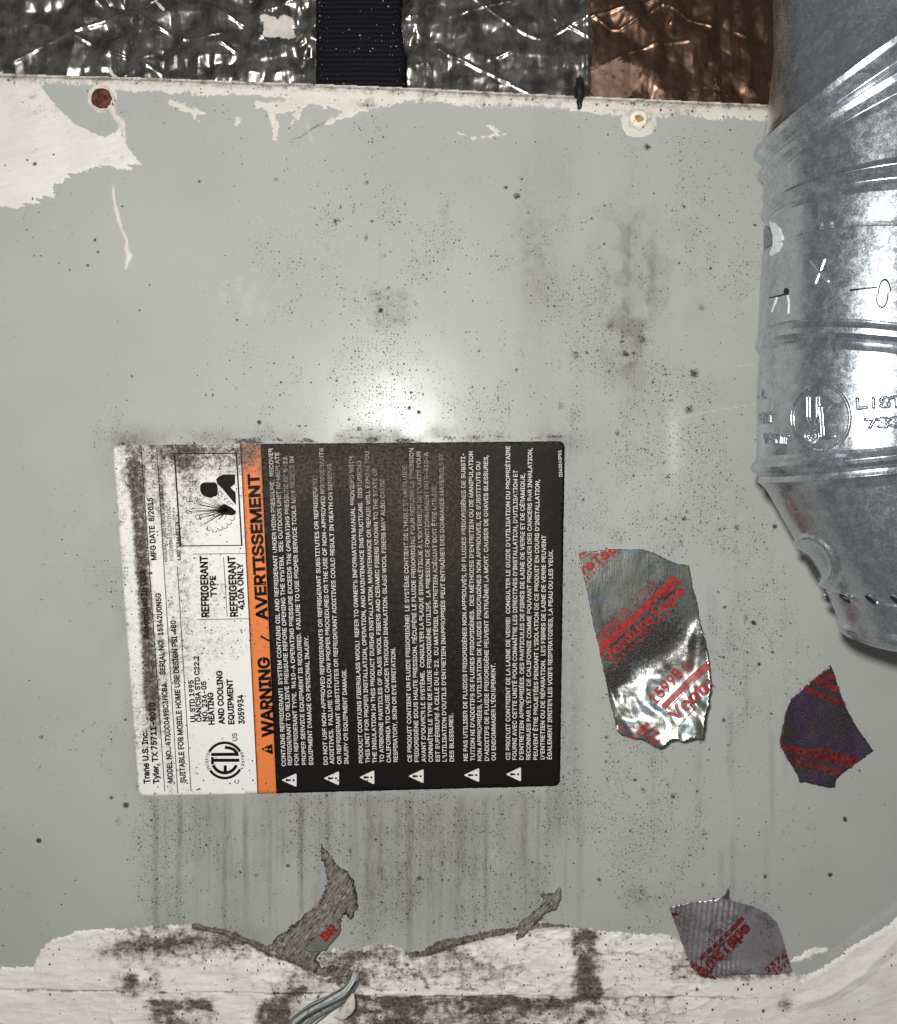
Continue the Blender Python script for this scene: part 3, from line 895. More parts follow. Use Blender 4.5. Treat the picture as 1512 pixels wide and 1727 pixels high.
def g_label(U, V):
    g_ = lambda *a: gauss(U, V, *a)
    lean = U - (V - 751) * .072          # straighten the left column
    g = .07 + .16 * sstep(.45, .7, fbm(U / 60, V / 60, 81, 3)) * (U < 470)
    # white field
    g = g + .95 * sstep(17, 7, np.abs(lean - 226)) * sstep(770, 800, V) * sstep(1290, 1150, V) * (.75 + .5 * fbm(U / 20, V / 60, 82, 3)) * (U < 300)
    g = g + .6 * g_(224, 806, 13, 26) + .45 * g_(250, 1190, 22, 60) + .3 * g_(310, 1000, 10, 60) + .55 * g_(226, 775, 16, 22) + .50 * g_(262, 790, 14, 40) + .35 * g_(270, 850, 10, 40) + .62 * g_(300, 765, 20, 20) + .45 * g_(350, 772, 50, 14)
    g = g + .45 * g_(318, 790, 12, 30) + .38 * g_(335, 850, 22, 40) + .28 * g_(385, 800, 18, 30) + .3 * g_(300, 870, 12, 80) * (U < 330)
    g = g + .42 * sstep(9, 3, np.abs(lean - 268)) * sstep(780, 830, V) * sstep(1300, 1100, V) * fbm(U / 30, V / 50, 83, 3) * 1.3
    g = g + .22 * g_(330, 1110, 40, 40) + .2 * g_(350, 990, 30, 40) + .25 * sstep(8, 2, np.abs(lean - 249)) * (V > 1000)
    # orange band and black field
    g = g + .38 * sstep(26, 4, V - 750) * (U < 440) + .3 * sstep(14, 3, U - 190 - (V - 751) * .075) * sstep(.4, .6, fbm(U / 20, V / 20, 84, 3))
    g = g + .55 * g_(420, 765, 16, 22) + .25 * g_(425, 840, 16, 40)
    g = g + .85 * g_(510, 800, 40, 30) * (U > 438) + .42 * g_(470, 840, 28, 50) * (U > 438) + .42 * g_(580, 790, 40, 30)
    g = g + .80 * g_(690, 815, 55, 40) + .55 * g_(640, 775, 30, 20) + .75 * g_(745, 775, 16, 16) + .4 * g_(720, 900, 80, 60)
    g = g + .16 * sstep(440, 520, U) * sstep(960, 900, U) * sstep(1330, 1150, V) + .15 * g_(740, 960, 170, 110)  # faint brown sheen over the black field, a reflection put into the mask
    g = g + .4 * sstep(16, 2, V - 745) * (U > 440)
    return np.clip(g, 0, 1.2)


label = empty("rating_label", pt(570, 1040, 0))
label.location = (0, 0, 0)
tag(label, "grimy white, orange and black rating label with sideways warning text", "label")
A_L = {'grime': g_label}
plate("white_field", rrect(LC['tl'], (409, 749), (438, 1338), LC['bl'], 12, (1, 0, 0, 1)), 5, lambda U, V: .00035 + 0 * U, M['white_print'], label, A_L, .25, 5, .0003)
plate("orange_band", [(406, 748.9), (439.5, 748.6), (466, 1337.4), (435, 1338.2)], 5, lambda U, V: .00045 + 0 * U, M['orange_print'], label, A_L, 0, 6, .0003)
plate("black_field", rrect((438.5, 748.6), LC['tr'], LC['br'], (465.5, 1337.4), 12, (0, 1, 1, 0)), 5, lambda U, V: .00040 + 0 * U, M['black_print'], label, A_L, .25, 7, .0003)

INK = .00056                      # height of the print above the panel


def ribbon(pts, w, closed=False):
    """flat stroke in px -> (verts px, quads)"""
    p = [np.array(q, float) for q in pts]
    n = len(p)
    V_, Fc = [], []
    for i in range(n):
        a = p[i - 1] if (i > 0 or closed) else p[i]
        b = p[(i + 1) % n] if (i < n - 1 or closed) else p[i]
        t = (b - a) / (np.hypot(*(b - a)) + 1e-9)
        ww = w[i] if isinstance(w, (list, tuple, np.ndarray)) else w
        nrm = np.array([-t[1], t[0]]) * ww / 2
        V_ += [p[i] + nrm, p[i] - nrm]
    for i in range(n if closed else n - 1):
        j = (i + 1) % n
        Fc.append((2 * i, 2 * i + 1, 2 * j + 1, 2 * j))
    return V_, Fc


def polyfill(pts):
    tri = geometry.tessellate_polygon([[Vector((a, b, 0)) for a, b in pts]])
    return [np.array(q, float) for q in pts], [tuple(t) for t in tri]


def ink(name, shapes, mat, parent, h=INK, hf=None, attrs=None, clip=None):
    """shapes: list of (verts px, faces); one print mark on a surface hf(U,V)"""
    V_, Fc = [], []
    for vs, fs in shapes:
        o = len(V_)
        V_ += list(vs)
        for f in fs:
            f = [i + o for i in f]
            if len(f) == 4:
                Fc += [(f[0], f[1], f[2]), (f[0], f[2], f[3])]
            else:
                Fc.append(tuple(f))
    P2 = np.array(V_, float)
    T_ = np.array(Fc)
    # islands (separate contours) take turns at three heights a few microns apart
    lab = np.arange(len(P2))
    for _ in range(60):
        m_ = lab[T_].min(1)
        new = lab.copy()
        for c_ in range(3):
            np.minimum.at(new, T_[:, c_], m_)
        if (new == lab).all():
            break
        lab = new
    _, lab = np.unique(lab, return_inverse=True)
    lay = (lab % 3) * 6e-6
    if clip is not None:
        cen = P2[T_].mean(1)
        T_ = T_[sdpoly(cen[:, 0], cen[:, 1], clip) > .3]
        if not len(T_):
            return None
    U, V = P2[:, 0], P2[:, 1]
    hh = h + (hf(U, V) if hf is not None else 0 * U)
    if lay is not None:
        hh = hh + lay
    x, y, z = at(U, V)
    P = np.stack([x, -hh, z], 1)
    ny = np.cross(P[T_[:, 1]] - P[T_[:, 0]], P[T_[:, 2]] - P[T_[:, 0]])[:, 1]
    T_[ny > 0] = T_[ny > 0][:, ::-1]
    A = {k: fn(U, V) for k, fn in (attrs or {}).items()}
    P, T_, A = compact(P, T_, A)
    return link(name, raw_mesh(name, P, T_, A, False), mat, parent)


try:
    SANS = bpy.data.fonts.load(bpy.utils.system_resource('DATAFILES', path='fonts') + '/Inter.woff2')
except Exception:
    SANS = None


def _loops(s, res, space):
    cu = bpy.data.curves.new("t", 'FONT')
    cu.body = s
    cu.size = 1
    if SANS:
        cu.font = SANS
    cu.resolution_u = res
    cu.space_character = space
    cu.fill_mode = 'NONE'
    ob = bpy.data.objects.new("t", cu)
    me = bpy.data.meshes.new_from_object(ob)
    P = np.array([tuple(v.co)[:2] for v in me.vertices])
    nxt = {}
    for e in me.edges:
        a, b = e.vertices
        nxt.setdefault(a, []).append(b)
        nxt.setdefault(b, []).append(a)
    bpy.data.objects.remove(ob)
    bpy.data.curves.remove(cu)
    bpy.data.meshes.remove(me)
    seen, loops = set(), []
    for v0 in range(len(P)):
        if v0 in seen or v0 not in nxt:
            continue
        lp, prev, cur = [v0], None, v0
        seen.add(v0)
        while True:
            c = [q for q in nxt[cur] if q not in seen]
            if prev is None and (cur + 1) in c:
                c = [cur + 1]
            if not c:
                break
            prev, cur = cur, c[0]
            seen.add(cur)
            lp.append(cur)
        if len(lp) > 2:
            loops.append(P[lp])
    return loops


def _area(p):
    q = np.roll(p, -1, 0)
    return .5 * float((p[:, 0] * q[:, 1] - q[:, 0] * p[:, 1]).sum())


def _inside(pt_, p):
    return bool(sdpoly(np.array([pt_[0]]), np.array([pt_[1]]), p)[0] > 0)


SIGN = None


def glyphs(s, bold=0.0, res=2, space=1.0):
    """letter outlines filled contour by contour, so that overlapping strokes stay solid"""
    global SIGN
    loops = _loops(s, res, space)
    if SIGN is None:
        SIGN = 1 if _area(_loops("I", 1, 1.0)[0]) > 0 else -1
    out = []
    for p in loops:
        if SIGN < 0:
            p = p[::-1]
        keep = np.hypot(*(p - np.roll(p, 1, 0)).T) > 1e-5
        p = p[keep]
        if len(p) < 3:
            continue
        out.append(p)
    outer = [p for p in out if _area(p) > 0]
    holes = [p for p in out if _area(p) <= 0]
    own = [[] for _ in outer]
    for h in holes:
        best = None
        for k_, p in enumerate(outer):
            if p[:, 0].min() <= h[:, 0].min() and p[:, 0].max() >= h[:, 0].max() and _inside(h[0], p):
                if best is None or abs(_area(p)) < abs(_area(outer[best])):
                    best = k_
        if best is not None:
            own[best].append(h)
    V_, Fc = [], []
    for p, hs in zip(outer, own):
        rings = [p] + hs
        tris = geometry.tessellate_polygon([[Vector((a, b, 0)) for a, b in r_] for r_ in rings])
        o = len(V_)
        for r_ in rings:
            V_ += [tuple(q) for q in r_]
        Fc += [tuple(i + o for i in t) for t in tris]
        if bold:                          # heavier weight: a narrow rim along every contour
            for r_ in rings:
                d = np.roll(r_, -1, 0) - r_
                d /= np.linalg.norm(d, axis=1, keepdims=True) + 1e-12
                n1 = np.stack([d[:, 1], -d[:, 0]], 1)
                m = n1 + np.roll(n1, 1, 0)
                m = m / np.maximum((m ** 2).sum(1, keepdims=True) / 2, .5) * bold
                o = len(V_)
                k_ = len(r_)
                V_ += [tuple(q) for q in r_ - m * .6] + [tuple(q) for q in r_ + m]
                for a in range(k_):
                    b = (a + 1) % k_
                    Fc += [(o + a, o + k_ + a, o + k_ + b), (o + a, o + k_ + b, o + b)]
    return np.array(V_), Fc


_H, _ = glyphs("H")
CAP = _H[:, 1].max()


def text_px(s, a, b, cap, bold=0.0, res=2, split=None):
    """text from baseline point a to baseline point b (px); cap = capital height in px"""
    P2, Fc = glyphs(s, bold, res)
    x0, x1 = P2[:, 0].min(), P2[:, 0].max()
    a, b = np.array(a, float), np.array(b, float)
    d = (b - a)
    up = np.array([d[1], -d[0]]) / np.hypot(*d)
    t = (P2[:, 0] - x0) / (x1 - x0)
    V_ = a + t[:, None] * d + (P2[:, 1] / CAP * cap)[:, None] * up
    return list(V_), Fc


Z5 = lambda q: (180 + q[0] / 2.83, 740 + q[1] / 2.83)
ZB = lambda q: (560 + q[0] / 2.83, 740 + q[1] / 2.83)
Z6 = lambda q: (180 + q[0] / 5.04, 1040 + q[1] / 5.04)
ZP = lambda q: (180 + q[0] / 5.04, 740 + q[1] / 5.04)


def line(s, a, b, cap, mat, bold=0.0, name="text_line"):
    return ink(name, [text_px(s, a, b, cap, bold)], mat, label, attrs=A_L)


BK, WH = M['black_ink'], M['white_ink']
for s, a, b, cap, bold in [
    ("Trane U.S. Inc.", Z6((366, 1415)), Z6((345, 965)), 9.5, .036), ("Tyler, TX 75711-9010", Z6((447, 1415)), Z6((408, 725)), 9.5, .036),
    ("Assembled In USA", Z5((204, 955)), Z5((186, 622)), 9.5, .036),
    ("MODEL NO.  4TXCC049BC3HCBA", Z6((565, 1405)), Z6((510, 560)), 8.6, .030), ("SERIAL NO.  15342U0N5G", Z6((500, 490)), Z5((258, 735)), 8.6, .030),
    ("MFG DATE  8/2015", Z5((238, 578)), Z5((220, 280)), 8.8, .030),
    ("SUITABLE FOR MOBILE HOME USE DESIGN PSI  480", Z5((378, 1640)), Z5((330, 865)), 8.8, .030),
    ("MANUFACTURED UNDER ONE OR MORE OF THE", Z5((291, 585)), Z5((265, 140)), 5.8, .008), ("FOLLOWING U.S. PATENTS", Z5((320, 580)), Z5((304, 335)), 5.8, .008),
    ("6,807  5,844,301  IN", Z5((354, 580)), Z5((344, 395)), 5.8, .034),
    ("REFRIGERANT", Z5((489, 850)), Z5((480, 557)), 12.2, .034), ("TYPE", Z5((525, 752)), Z5((520, 652)), 9.8, .034),
    ("REFRIGERANT", Z5((625, 848)), Z5((612, 557)), 12.0, .034), ("410A ONLY", Z5((656, 815)), Z5((649, 590)), 9.8, .034),
    ("UL STD 1995", Z6((757, 892)), Z6((737, 535)), 8.2, .034), ("CAN/CSA STD C22.2", Z6((806, 892)), Z6((782, 332)), 8.2, .034), ("NO. 236-05", Z6((858, 888)), Z6((845, 545)), 8.2, .034),
    ("HEATING", Z6((916, 915)), Z6((905, 640)), 9.4, .036), ("AND COOLING", Z6((1002, 912)), Z6((980, 455)), 9.4, .036), ("EQUIPMENT", Z6((1084, 912)), Z6((1068, 525)), 9.4, .036),
    ("3059934", Z6((1172, 908)), Z6((1158, 660)), 9.4, .036), ("C", Z6((1127, 1413)), Z6((1125, 1383)), 8.0, .012), ("US", Z6((1110, 1053)), Z6((1106, 985)), 8.0, .012),
    ("WARNING", Z6((1418, 1018)), Z6((1379, 338)), 18.5, .036), ("AVERTISSEMENT", Z5((768, 866)), Z5((725, 165)), 18.0, .036),
]:
    line(s, a, b, cap, BK, bold)
ink("slash", [ribbon([Z5((735, 941)), Z5((781, 966))], 3.2)], BK, label, attrs=A_L)

for s, a, b in [
    ("CONTAINS REFRIGERANT!  SYSTEM CONTAINS OIL AND REFRIGERANT UNDER HIGH PRESSURE.  RECOVER", Z5((855, 1560)), Z5((792, 45))),
    ("REFRIGERANT TO RELIEVE PRESSURE BEFORE OPENING THE SYSTEM.  SEE OUTDOOR UNIT NAMEPLATE", Z5((885, 1555)), Z5((822, 65))),
    ("FOR REFRIGERANT TYPE.  R410-A OPERATING PRESSURE EXCEEDS THE OPERATING PRESSURE OF R-22.", Z5((917, 1555)), Z5((860, 80))),
    ("PROPER SERVICE EQUIPMENT IS REQUIRED.  FAILURE TO USE PROPER SERVICE TOOLS MAY RESULT IN", Z5((952, 1553)), Z5((892, 85))),
    ("EQUIPMENT DAMAGE OR PERSONAL INJURY.", Z5((985, 1553)), Z5((962, 940))),
    ("DO NOT USE NON-APPROVED REFRIGERANTS OR REFRIGERANT SUBSTITUTES OR REFRIGERANT", Z5((1055, 1553)), Z5((1002, 185))),
    ("ADDITIVES.  FAILURE TO FOLLOW PROPER PROCEDURES OR THE USE OF NON-APPROVED REFRIGERANTS", Z5((1085, 1550)), Z5((1033, 45))),
    ("OR REFRIGERANT SUBSTITUTES OR REFRIGERANT ADDITIVES COULD RESULT IN DEATH OR SERIOUS", Z5((1120, 1550)), Z5((1072, 120))),
    ("INJURY OR EQUIPMENT DAMAGE.", ZB((78, 1550)), ZB((67, 1098))),
    ("PRODUCT CONTAINS FIBERGLASS WOOL!  REFER TO OWNER'S INFORMATION MANUAL PROVIDED WITH", ZB((148, 1545)), ZB((100, 85))),
    ("THIS UNIT FOR PROPER INSTALLATION, OPERATION, AND MAINTENANCE INSTRUCTIONS.  DISTURBING", ZB((180, 1545)), ZB((138, 105))),
    ("THE INSULATION IN THIS PRODUCT DURING INSTALLATION, MAINTENANCE OR REPAIR WILL EXPOSE YOU", ZB((213, 1545)), ZB((175, 60))),
    ("TO AIRBORNE PARTICLES OF GLASS WOOL FIBERS AND CERAMIC FIBERS KNOWN TO THE STATE OF", ZB((247, 1543)), ZB((212, 140))),
    ("CALIFORNIA TO CAUSE CANCER THROUGH INHALATION. GLASS WOOL FIBERS MAY ALSO CAUSE", ZB((280, 1543)), ZB((248, 190))),
    ("RESPIRATORY, SKIN OR EYE IRRITATION.", ZB((313, 1540)), ZB((300, 995))),
    ("CE PRODUIT CONTIENT UN FLUIDE FRIGORIGÈNE!  LE SYSTÈME CONTIENT DE L'HUILE ET UN FLUIDE", ZB((380, 1540)), ZB((355, 128))),
    ("FRIGORIGÈNE SOUS HAUTE PRESSION. RÉCUPÉRÉ LE FLUIDE FRIGORIGÈNE POUR RÉDUIRE LA PRESSION", ZB((413, 1540)), ZB((387, 45))),
    ("AVANT D'OUVRIR LE SYSTÈME.  CONSULTER LA PLAQUE SIGNALÉTIQUE À L'EXTÉRIEUR DE L'UNITÉ POUR", ZB((447, 1540)), ZB((422, 60))),
    ("CONNAÎTRE LE TYPE DE FLUIDE FRIGORIGÈNE UTILISÉ.  LA PRESSION DE FONCTIONNEMENT DU R-410-A", ZB((480, 1540)), ZB((457, 65))),
    ("EST SUPÉRIEURE À CELLE DU R-22.  DU MATÉRIEL D'ENTRETIEN ADÉQUAT DOIT ÊTRE UTILISÉ.", ZB((513, 1538)), ZB((495, 220))),
    ("L'UTILISATION D'OUTILS D'ENTRETIEN INAPPROPRIÉS PEUT ENTRAÎNER DES DOMMAGES MATÉRIELS ET", ZB((546, 1538)), ZB((530, 70))),
    ("DES BLESSURES.", ZB((580, 1538)), ZB((576, 1308))),
    ("NE PAS UTILISER DE FLUIDES FRIGORIGÈNES NON APPROUVÉS, DE FLUIDES FRIGORIGÈNES DE SUBSTI-", ZB((646, 1535)), ZB((634, 70))),
    ("TUTION NI D'ADDITIFS DE FLUIDES FRIGORIGÈNES.  DES MÉTHODES D'ENTRETIEN OU DE MANIPULATION", ZB((680, 1535)), ZB((671, 60))),
    ("NON APPROPRIÉES, L'UTILISATION DE FLUIDES FRIGORIGÈNES NON APPROUVÉS, DE SUBSTITUTS OU", ZB((713, 1535)), ZB((706, 110))),
    ("D'ADDITIFS DE FLUIDE FRIGORIGÈNE PEUVENT ENTRAÎNER LA MORT, CAUSER DE GRAVES BLESSURES,", ZB((747, 1535)), ZB((742, 80))),
    ("OU ENDOMMAGER L'ÉQUIPEMENT.", ZB((780, 1533)), ZB((777, 1070))),
    ("CE PRODUIT CONTRIENT DE LA LAINE DE VERRE!  CONSULTER LE GUIDE D'UTILISATION DU PROPRIÉTAIRE", ZB((848, 1530)), ZB((848, 35))),
    ("FOURNI AVEC CETTE UNITÉ POUR CONNAÎTRE LES DIRECTIVES D'INSTALLATION, D'UTILISATION ET", ZB((879, 1530)), ZB((883, 150))),
    ("D'ENTRETIEN APPROPRIÉES. DES PARTICULES DE FIBRES DE LAINE DE VERRE ET DE CÉRAMIQUE,", ZB((912, 1530)), ZB((918, 165))),
    ("RECONNUES PAR L'ÉTAT DE CALIFORNIE COMME POUVANT PROVOQUER DES CANCERS PAR INHALATION,", ZB((945, 1530)), ZB((953, 45))),
    ("PEUVENT ÊTRE PROJETÉES PENDANT L'ISOLATION DE CE PRODUIT EN COURS D'INSTALLATION,", ZB((979, 1530)), ZB((988, 195))),
    ("D'ENTRETIEN OU DE RÉPARATION.  LES FIBRES DE LAINE DE VERRE PEUVENT", ZB((1012, 1528)), ZB((1019, 460))),
    ("ÉGALEMENT IRRITER LES VOIES RESPIRATOIRES, LA PEAU OU LES YEUX.", ZB((1046, 1528)), ZB((1052, 530))),
]:
    line(s, a, b, 6.9, WH, .012)
line("D343563P01", ZB((1097, 180)), ZB((1092, 55)), 5.2, WH, .012)


def warn_triangle(apex, b0, b1, mat_a, mat_b, h):
    a, p, q = (np.array(c, float) for c in (apex, b0, b1))
    c = (a + p + q) / 3
    shp = []
    out = []
    for (m_, pr, nx) in ((a, q, p), (p, a, q), (q, p, a)):
        u1 = (pr - m_) / np.hypot(*(pr - m_))
        u2 = (nx - m_) / np.hypot(*(nx - m_))
        out += [tuple(m_ + u1 * 2.2), tuple(m_ + (u1 + u2) * .7), tuple(m_ + u2 * 2.2)]
    root = ink("warning_triangle", [polyfill(out)], mat_a, label, attrs=A_L)
    mid = (p + q) / 2
    dr = (a - mid)
    e = []
    e.append(ribbon([mid + dr * .70, mid + dr * .36], [h * .18, h * .09]))
    ang = np.linspace(0, 2 * np.pi, 11)[:-1]
    cc = mid + dr * .19
    e.append(polyfill([(cc[0] + h * .075 * math.cos(t), cc[1] + h * .075 * math.sin(t)) for t in ang]))
    ink("exclamation_mark", e, mat_b, root, h=INK + .00006, attrs=A_L)


for cv, (x0, x1, y0, y1) in ((Z5, (833, 906, 1594, 1660)), (Z5, (1034, 1108, 1584, 1652)), (ZB, (129, 201, 1579, 1648)), (ZB, (362, 436, 1574, 1642)), (ZB, (626, 701, 1569, 1637)), (ZB, (827, 900, 1564, 1634))):
    warn_triangle(cv((x0, (y0 + y1) / 2)), cv((x1, y1)), cv((x1, y0)), WH, BK, 25)
warn_triangle(Z6((1308, 1122)), Z6((1414, 1172)), Z6((1408, 1076)), BK, M['orange_print'], 20)

# ruled lines
for pts, w in [([(238.3, 757), (278.2, 1333.6)], 1.2), ([(264.8, 757), (300, 1337)], 1.2), ([(299.4, 955), (322.4, 1333.6)], 1.2), ([(406, 749.5), (435, 1338)], 1.6),
               ([Z5((575, 845)), Z5((558, 565))], 1.0), ([Z5((410, 550)), Z5((668, 547))], 1.0), ([Z5((432, 862)), Z5((685, 858))], 1.0)]:
    ink("ruled_line", [ribbon(pts, w)], BK, label, h=INK - .00003, attrs=A_L)

# pictogram
box = [Z5((324, 70)), Z5((619, 70)), Z5((645, 508)), Z5((353, 511))]
ink("pictogram_frame", [ribbon(box, 3.0, True)], BK, label, attrs=A_L)
head = [ZP(q) for q in [(795, 400), (808, 378), (835, 370), (920, 370), (938, 385), (945, 420), (945, 468), (930, 488), (905, 492), (898, 503), (870, 500), (835, 490), (808, 470), (795, 440)]]
body = [ZP(q) for q in [(930, 345), (945, 328), (990, 303), (1092, 303), (1092, 382), (1052, 412), (1096, 458), (1100, 562), (1070, 530), (985, 425), (940, 380)]]
ink("person_symbol", [polyfill(head), polyfill(body)], BK, label, attrs=A_L)
rng = random.Random(4)
sh = []
sh.append(polyfill([ZP(q) for q in [(1102, 618), (1060, 582), (1000, 552), (965, 570), (990, 590), (955, 600), (985, 612), (950, 625), (985, 632), (960, 648), (1010, 645), (1055, 650), (1090, 645)]]))
src = np.array((1030, 608))
for q in [(640, 625), (735, 545), (760, 520), (850, 505), (905, 515), (955, 520), (735, 608), (755, 650), (775, 676), (790, 747), (830, 720), (850, 690), (900, 680), (770, 560), (820, 540), (880, 540), (760, 590), (800, 640), (860, 660), (935, 690), (960, 680), (1000, 690)]:
    q = np.array(q, float)
    sh.append(ribbon([ZP(src), ZP(src + (q - src) * .5), ZP(q)], [2.2, 1.1, .35]))
    if rng.random() < .6:
        k = src + (q - src) * rng.uniform(.75, .95)
        sh.append(ribbon([ZP(k), ZP(k + (q - src) * .06)], [1.6, .6]))
ink("burst_symbol", sh, BK, label, attrs=A_L)


def arc(c, r, a0, a1, n=10):
    return [ZP((c[0] + r * math.cos(t), c[1] + r * math.sin(t))) for t in np.linspace(R(a0), R(a1), n)]


sh = []
for c, r, a0, a1 in [((1065, 672), 22, -40, 150), ((1040, 705), 24, 0, 160), ((1005, 735), 26, 0, 170), ((965, 755), 24, 20, 180), ((920, 768), 24, 30, 190), ((875, 758), 20, 60, 220), ((860, 765), 12, 60, 260),
                     ((775, 665), 20, 0, 330), ((800, 660), 13, 0, 300), ((690, 622), 14, 30, 330), ((712, 628), 12, 200, 420), ((735, 600), 9, 120, 340), ((660, 505), 12, 100, 330), ((690, 520), 13, 0, 260), ((715, 525), 11, 0, 280),
                     ((780, 525), 16, 90, 350), ((765, 505), 12, 150, 360), ((800, 540), 14, 0, 200), ((740, 370), 14, 100, 330), ((755, 385), 10, 0, 260), ((735, 395), 8, 0, 300), ((965, 465), 16, 120, 330), ((985, 480), 14, 100, 330), ((960, 490), 15, 60, 250), ((1040, 548), 16, 150, 330), ((1060, 565), 16, 180, 360), ((1015, 520), 16, 150, 330)]:
    sh.append(ribbon(arc(c, r, a0, a1), 1.0))
ink("cloud_outline", sh, BK, label, attrs=A_L)

# testing-laboratory mark, reading upwards
c0 = np.array((1004, 1218.0))
sh = []


def arc6(r, a0, a1, w, n=24, rx=1.0):
    return ribbon([Z6((c0[0] + r * rx * math.cos(t), c0[1] + r * math.sin(t))) for t in np.linspace(R(a0), R(a1), n)], w / 5.04)


sh.append(arc6(150, -150, -30, 22))
sh.append(arc6(150, 30, 146, 22))
# E (a half ring with a middle bar), T, L
sh.append(arc6(106, 22, 158, 26, 18))
sh.append(ribbon([Z6((1008, 1260)), Z6((1008, 1320))], 26 / 5.04))
sh.append(ribbon([Z6((888, 1217)), Z6((1128, 1217))], 27 / 5.04))
sh.append(ribbon([Z6((900, 1190)), Z6((900, 1252))], 24 / 5.04))
sh.append(ribbon([Z6((888, 1168)), Z6((1100, 1166))], 27 / 5.04))
sh.append(ribbon([Z6((1112, 1180)), Z6((1104, 1150)), Z6((1080, 1125)), Z6((1045, 1112)), Z6((1005, 1108))], 26 / 5.04))
ink("certification_mark", sh, BK, label, attrs=A_L)


def arc_text(s, r, a0, a1, cap, inward=False):
    out = []
    for i, ch in enumerate(s):
        t = R(a0 + (a1 - a0) * (i + .5) / len(s))
        w = abs(R(a1 - a0)) * r / len(s) * .72
        sg = 1 if a1 > a0 else -1
        tan = np.array((-math.sin(t), math.cos(t))) * sg
        p = c0 + r * np.array((math.cos(t), math.sin(t)))
        out.append(text_px(ch, Z6(p - tan * w / 2), Z6(p + tan * w / 2), cap, .02))
    return out


ink("arc_lettering", arc_text("INTERTEK", 140, 148, 212, 4.6) + arc_text("LISTED", 168, 28, -28, 4.6), BK, label, attrs=A_L)

# ------------------------------------------------------------------ scraps of printed foil tape
Z1 = lambda q: (960 + q[0] / 2.739, 900 + q[1] / 2.739)
Z3 = lambda q: (712 + q[0] / 1.89, 1400 + q[1] / 1.89)
ZS = lambda q: (950 + q[0] / 4.796, 900 + q[1] / 4.796)       # fine view of the first scrap

S1 = [Z1(q) for q in [(40, 88), (120, 80), (205, 70), (260, 72), (330, 72), (390, 88), (450, 120), (500, 140), (550, 145), (560, 190), (568, 250), (585, 300), (597, 360), (600, 410), (610, 470), (612, 560), (612, 640),
                      (608, 690), (590, 760), (572, 830), (560, 895), (520, 900), (480, 912), (450, 905), (425, 915), (405, 935), (382, 952), (350, 940), (310, 920), (260, 915), (225, 910), (207, 895), (200, 850), (188, 800), (170, 690), (150, 600), (130, 500), (105, 400), (90, 310), (72, 230), (50, 130)]]


def h_s1(U, V):
    # across the fold line that runs from lower left to upper right
    n = ((U - 1035) * .62 + (V - 1168) * .78) * PX + .0022 * (fbm(U / 30, V / 30, 90, 3) - .5)
    a = np.clip(n + .0045, 0, None)
    h = .0006 + .42 * a * sstep(0, .016, a)
    e = np.clip((U - 1158) * PX, 0, None) * sstep(1030, 1090, V)
    h = h + .35 * e
    h = h + .00045 * (fbm(U / 34, V / 60, 91, 4) - .5)
    # crumples in the lifted end
    h = h + sstep(1120, 1180, V) * (.0014 * (np.abs(np.modf((U * .8 - V * .35) / 26 + 2 * fbm(U / 60, V / 60, 92, 2))[0] - .5) - .25) + .0015 * (fbm(U / 30, V / 24, 93, 3) - .5))
    h = h - .25 * np.clip((V - 1205) * PX, 0, None) * sstep(1120, 1080, U)
    h = h + .0005 * np.clip(1 - np.abs((U - 1182) + (V - 1050) * .235 + 6) / 7, 0, 1) * sstep(1045, 1060, V) * sstep(1150, 1120, V)
    return np.clip(h, .0003, None)


g_s1 = lambda U, V: np.clip(.26 + 1.3 * (fbm(U / 40, V / 40, 94, 4) - .5) + .75 * gauss(U, V, 1100, 1090, 80, 50) * sstep(1000, 1060, V + (U - 1050) * .3) + .35 * gauss(U, V, 1130, 990, 50, 50) + .5 * gauss(U, V, 1040, 1150, 30, 20) - .7 * sstep(1150, 1185, V + (U - 1050) * .55), 0, 1)  # mottled dirt, plus the foil's dark middle reflection put into the mask
scrap = empty("foil_tape_scrap")
tag(scrap, "largest torn foil tape scrap with red print right of the label, its lower end lifted", "tape scrap", "torn scraps of foil tape")
plate("foil", S1, 2.6, h_s1, M['scrap1'], scrap, {'grime': g_s1}, .45, 11, .0001, 3)


def subdiv_quad(p0, p1, w, n=40):
    p0, p1 = np.array(p0, float), np.array(p1, float)
    return ribbon([p0 + (p1 - p0) * t for t in np.linspace(0, 1, n)], w)


def red(name, shapes, root, hf, clip, off=.00022):
    return ink(name, shapes, M['red_ink' if clip is S1 else 'red_ink_dim'], root, h=off, hf=hf, clip=clip)


def tape_print(root, hf, clip, base_a, base_b, width_px, texts=True, fine=True):
    pass


T1 = lambda s, a, b, cap, bold=.03, z=ZS: text_px(s, z(a), z(b), cap, bold, 3)
red("print_lettering", [T1("VentureTape", (345, 1048), (985, 470), 16.5, .032)], scrap, h_s1, S1)
red("print_lettering", [T1("3M Co. USA 2374 U.S.A.", (405, 1075), (870, 640), 6.5, .02)] if False else [T1("2374 U.S.A.", (640, 850), (870, 640), 6.5, .02), T1("U.S.A. 2374", (405, 1075), (640, 858), 6.5, .02)], scrap, h_s1, S1)
red("print_stripe", [subdiv_quad(ZS((285, 945)), ZS((900, 355)), 9.5)], scrap, h_s1, S1)
red("print_stripe", [subdiv_quad(ZS((290, 978)), ZS((700, 585)), 1.6)], scrap, h_s1, S1)
red("print_stripe", [subdiv_quad(ZS((278, 915)), ZS((880, 342)), 1.6)], scrap, h_s1, S1)
red("print_stripe", [subdiv_quad(ZS((800, 500)), ZS((955, 378)), 6)], scrap, h_s1, S1)
red("print_lettering", [T1("599B", (290, 900), (470, 715), 15, .02)], scrap, h_s1, S1)


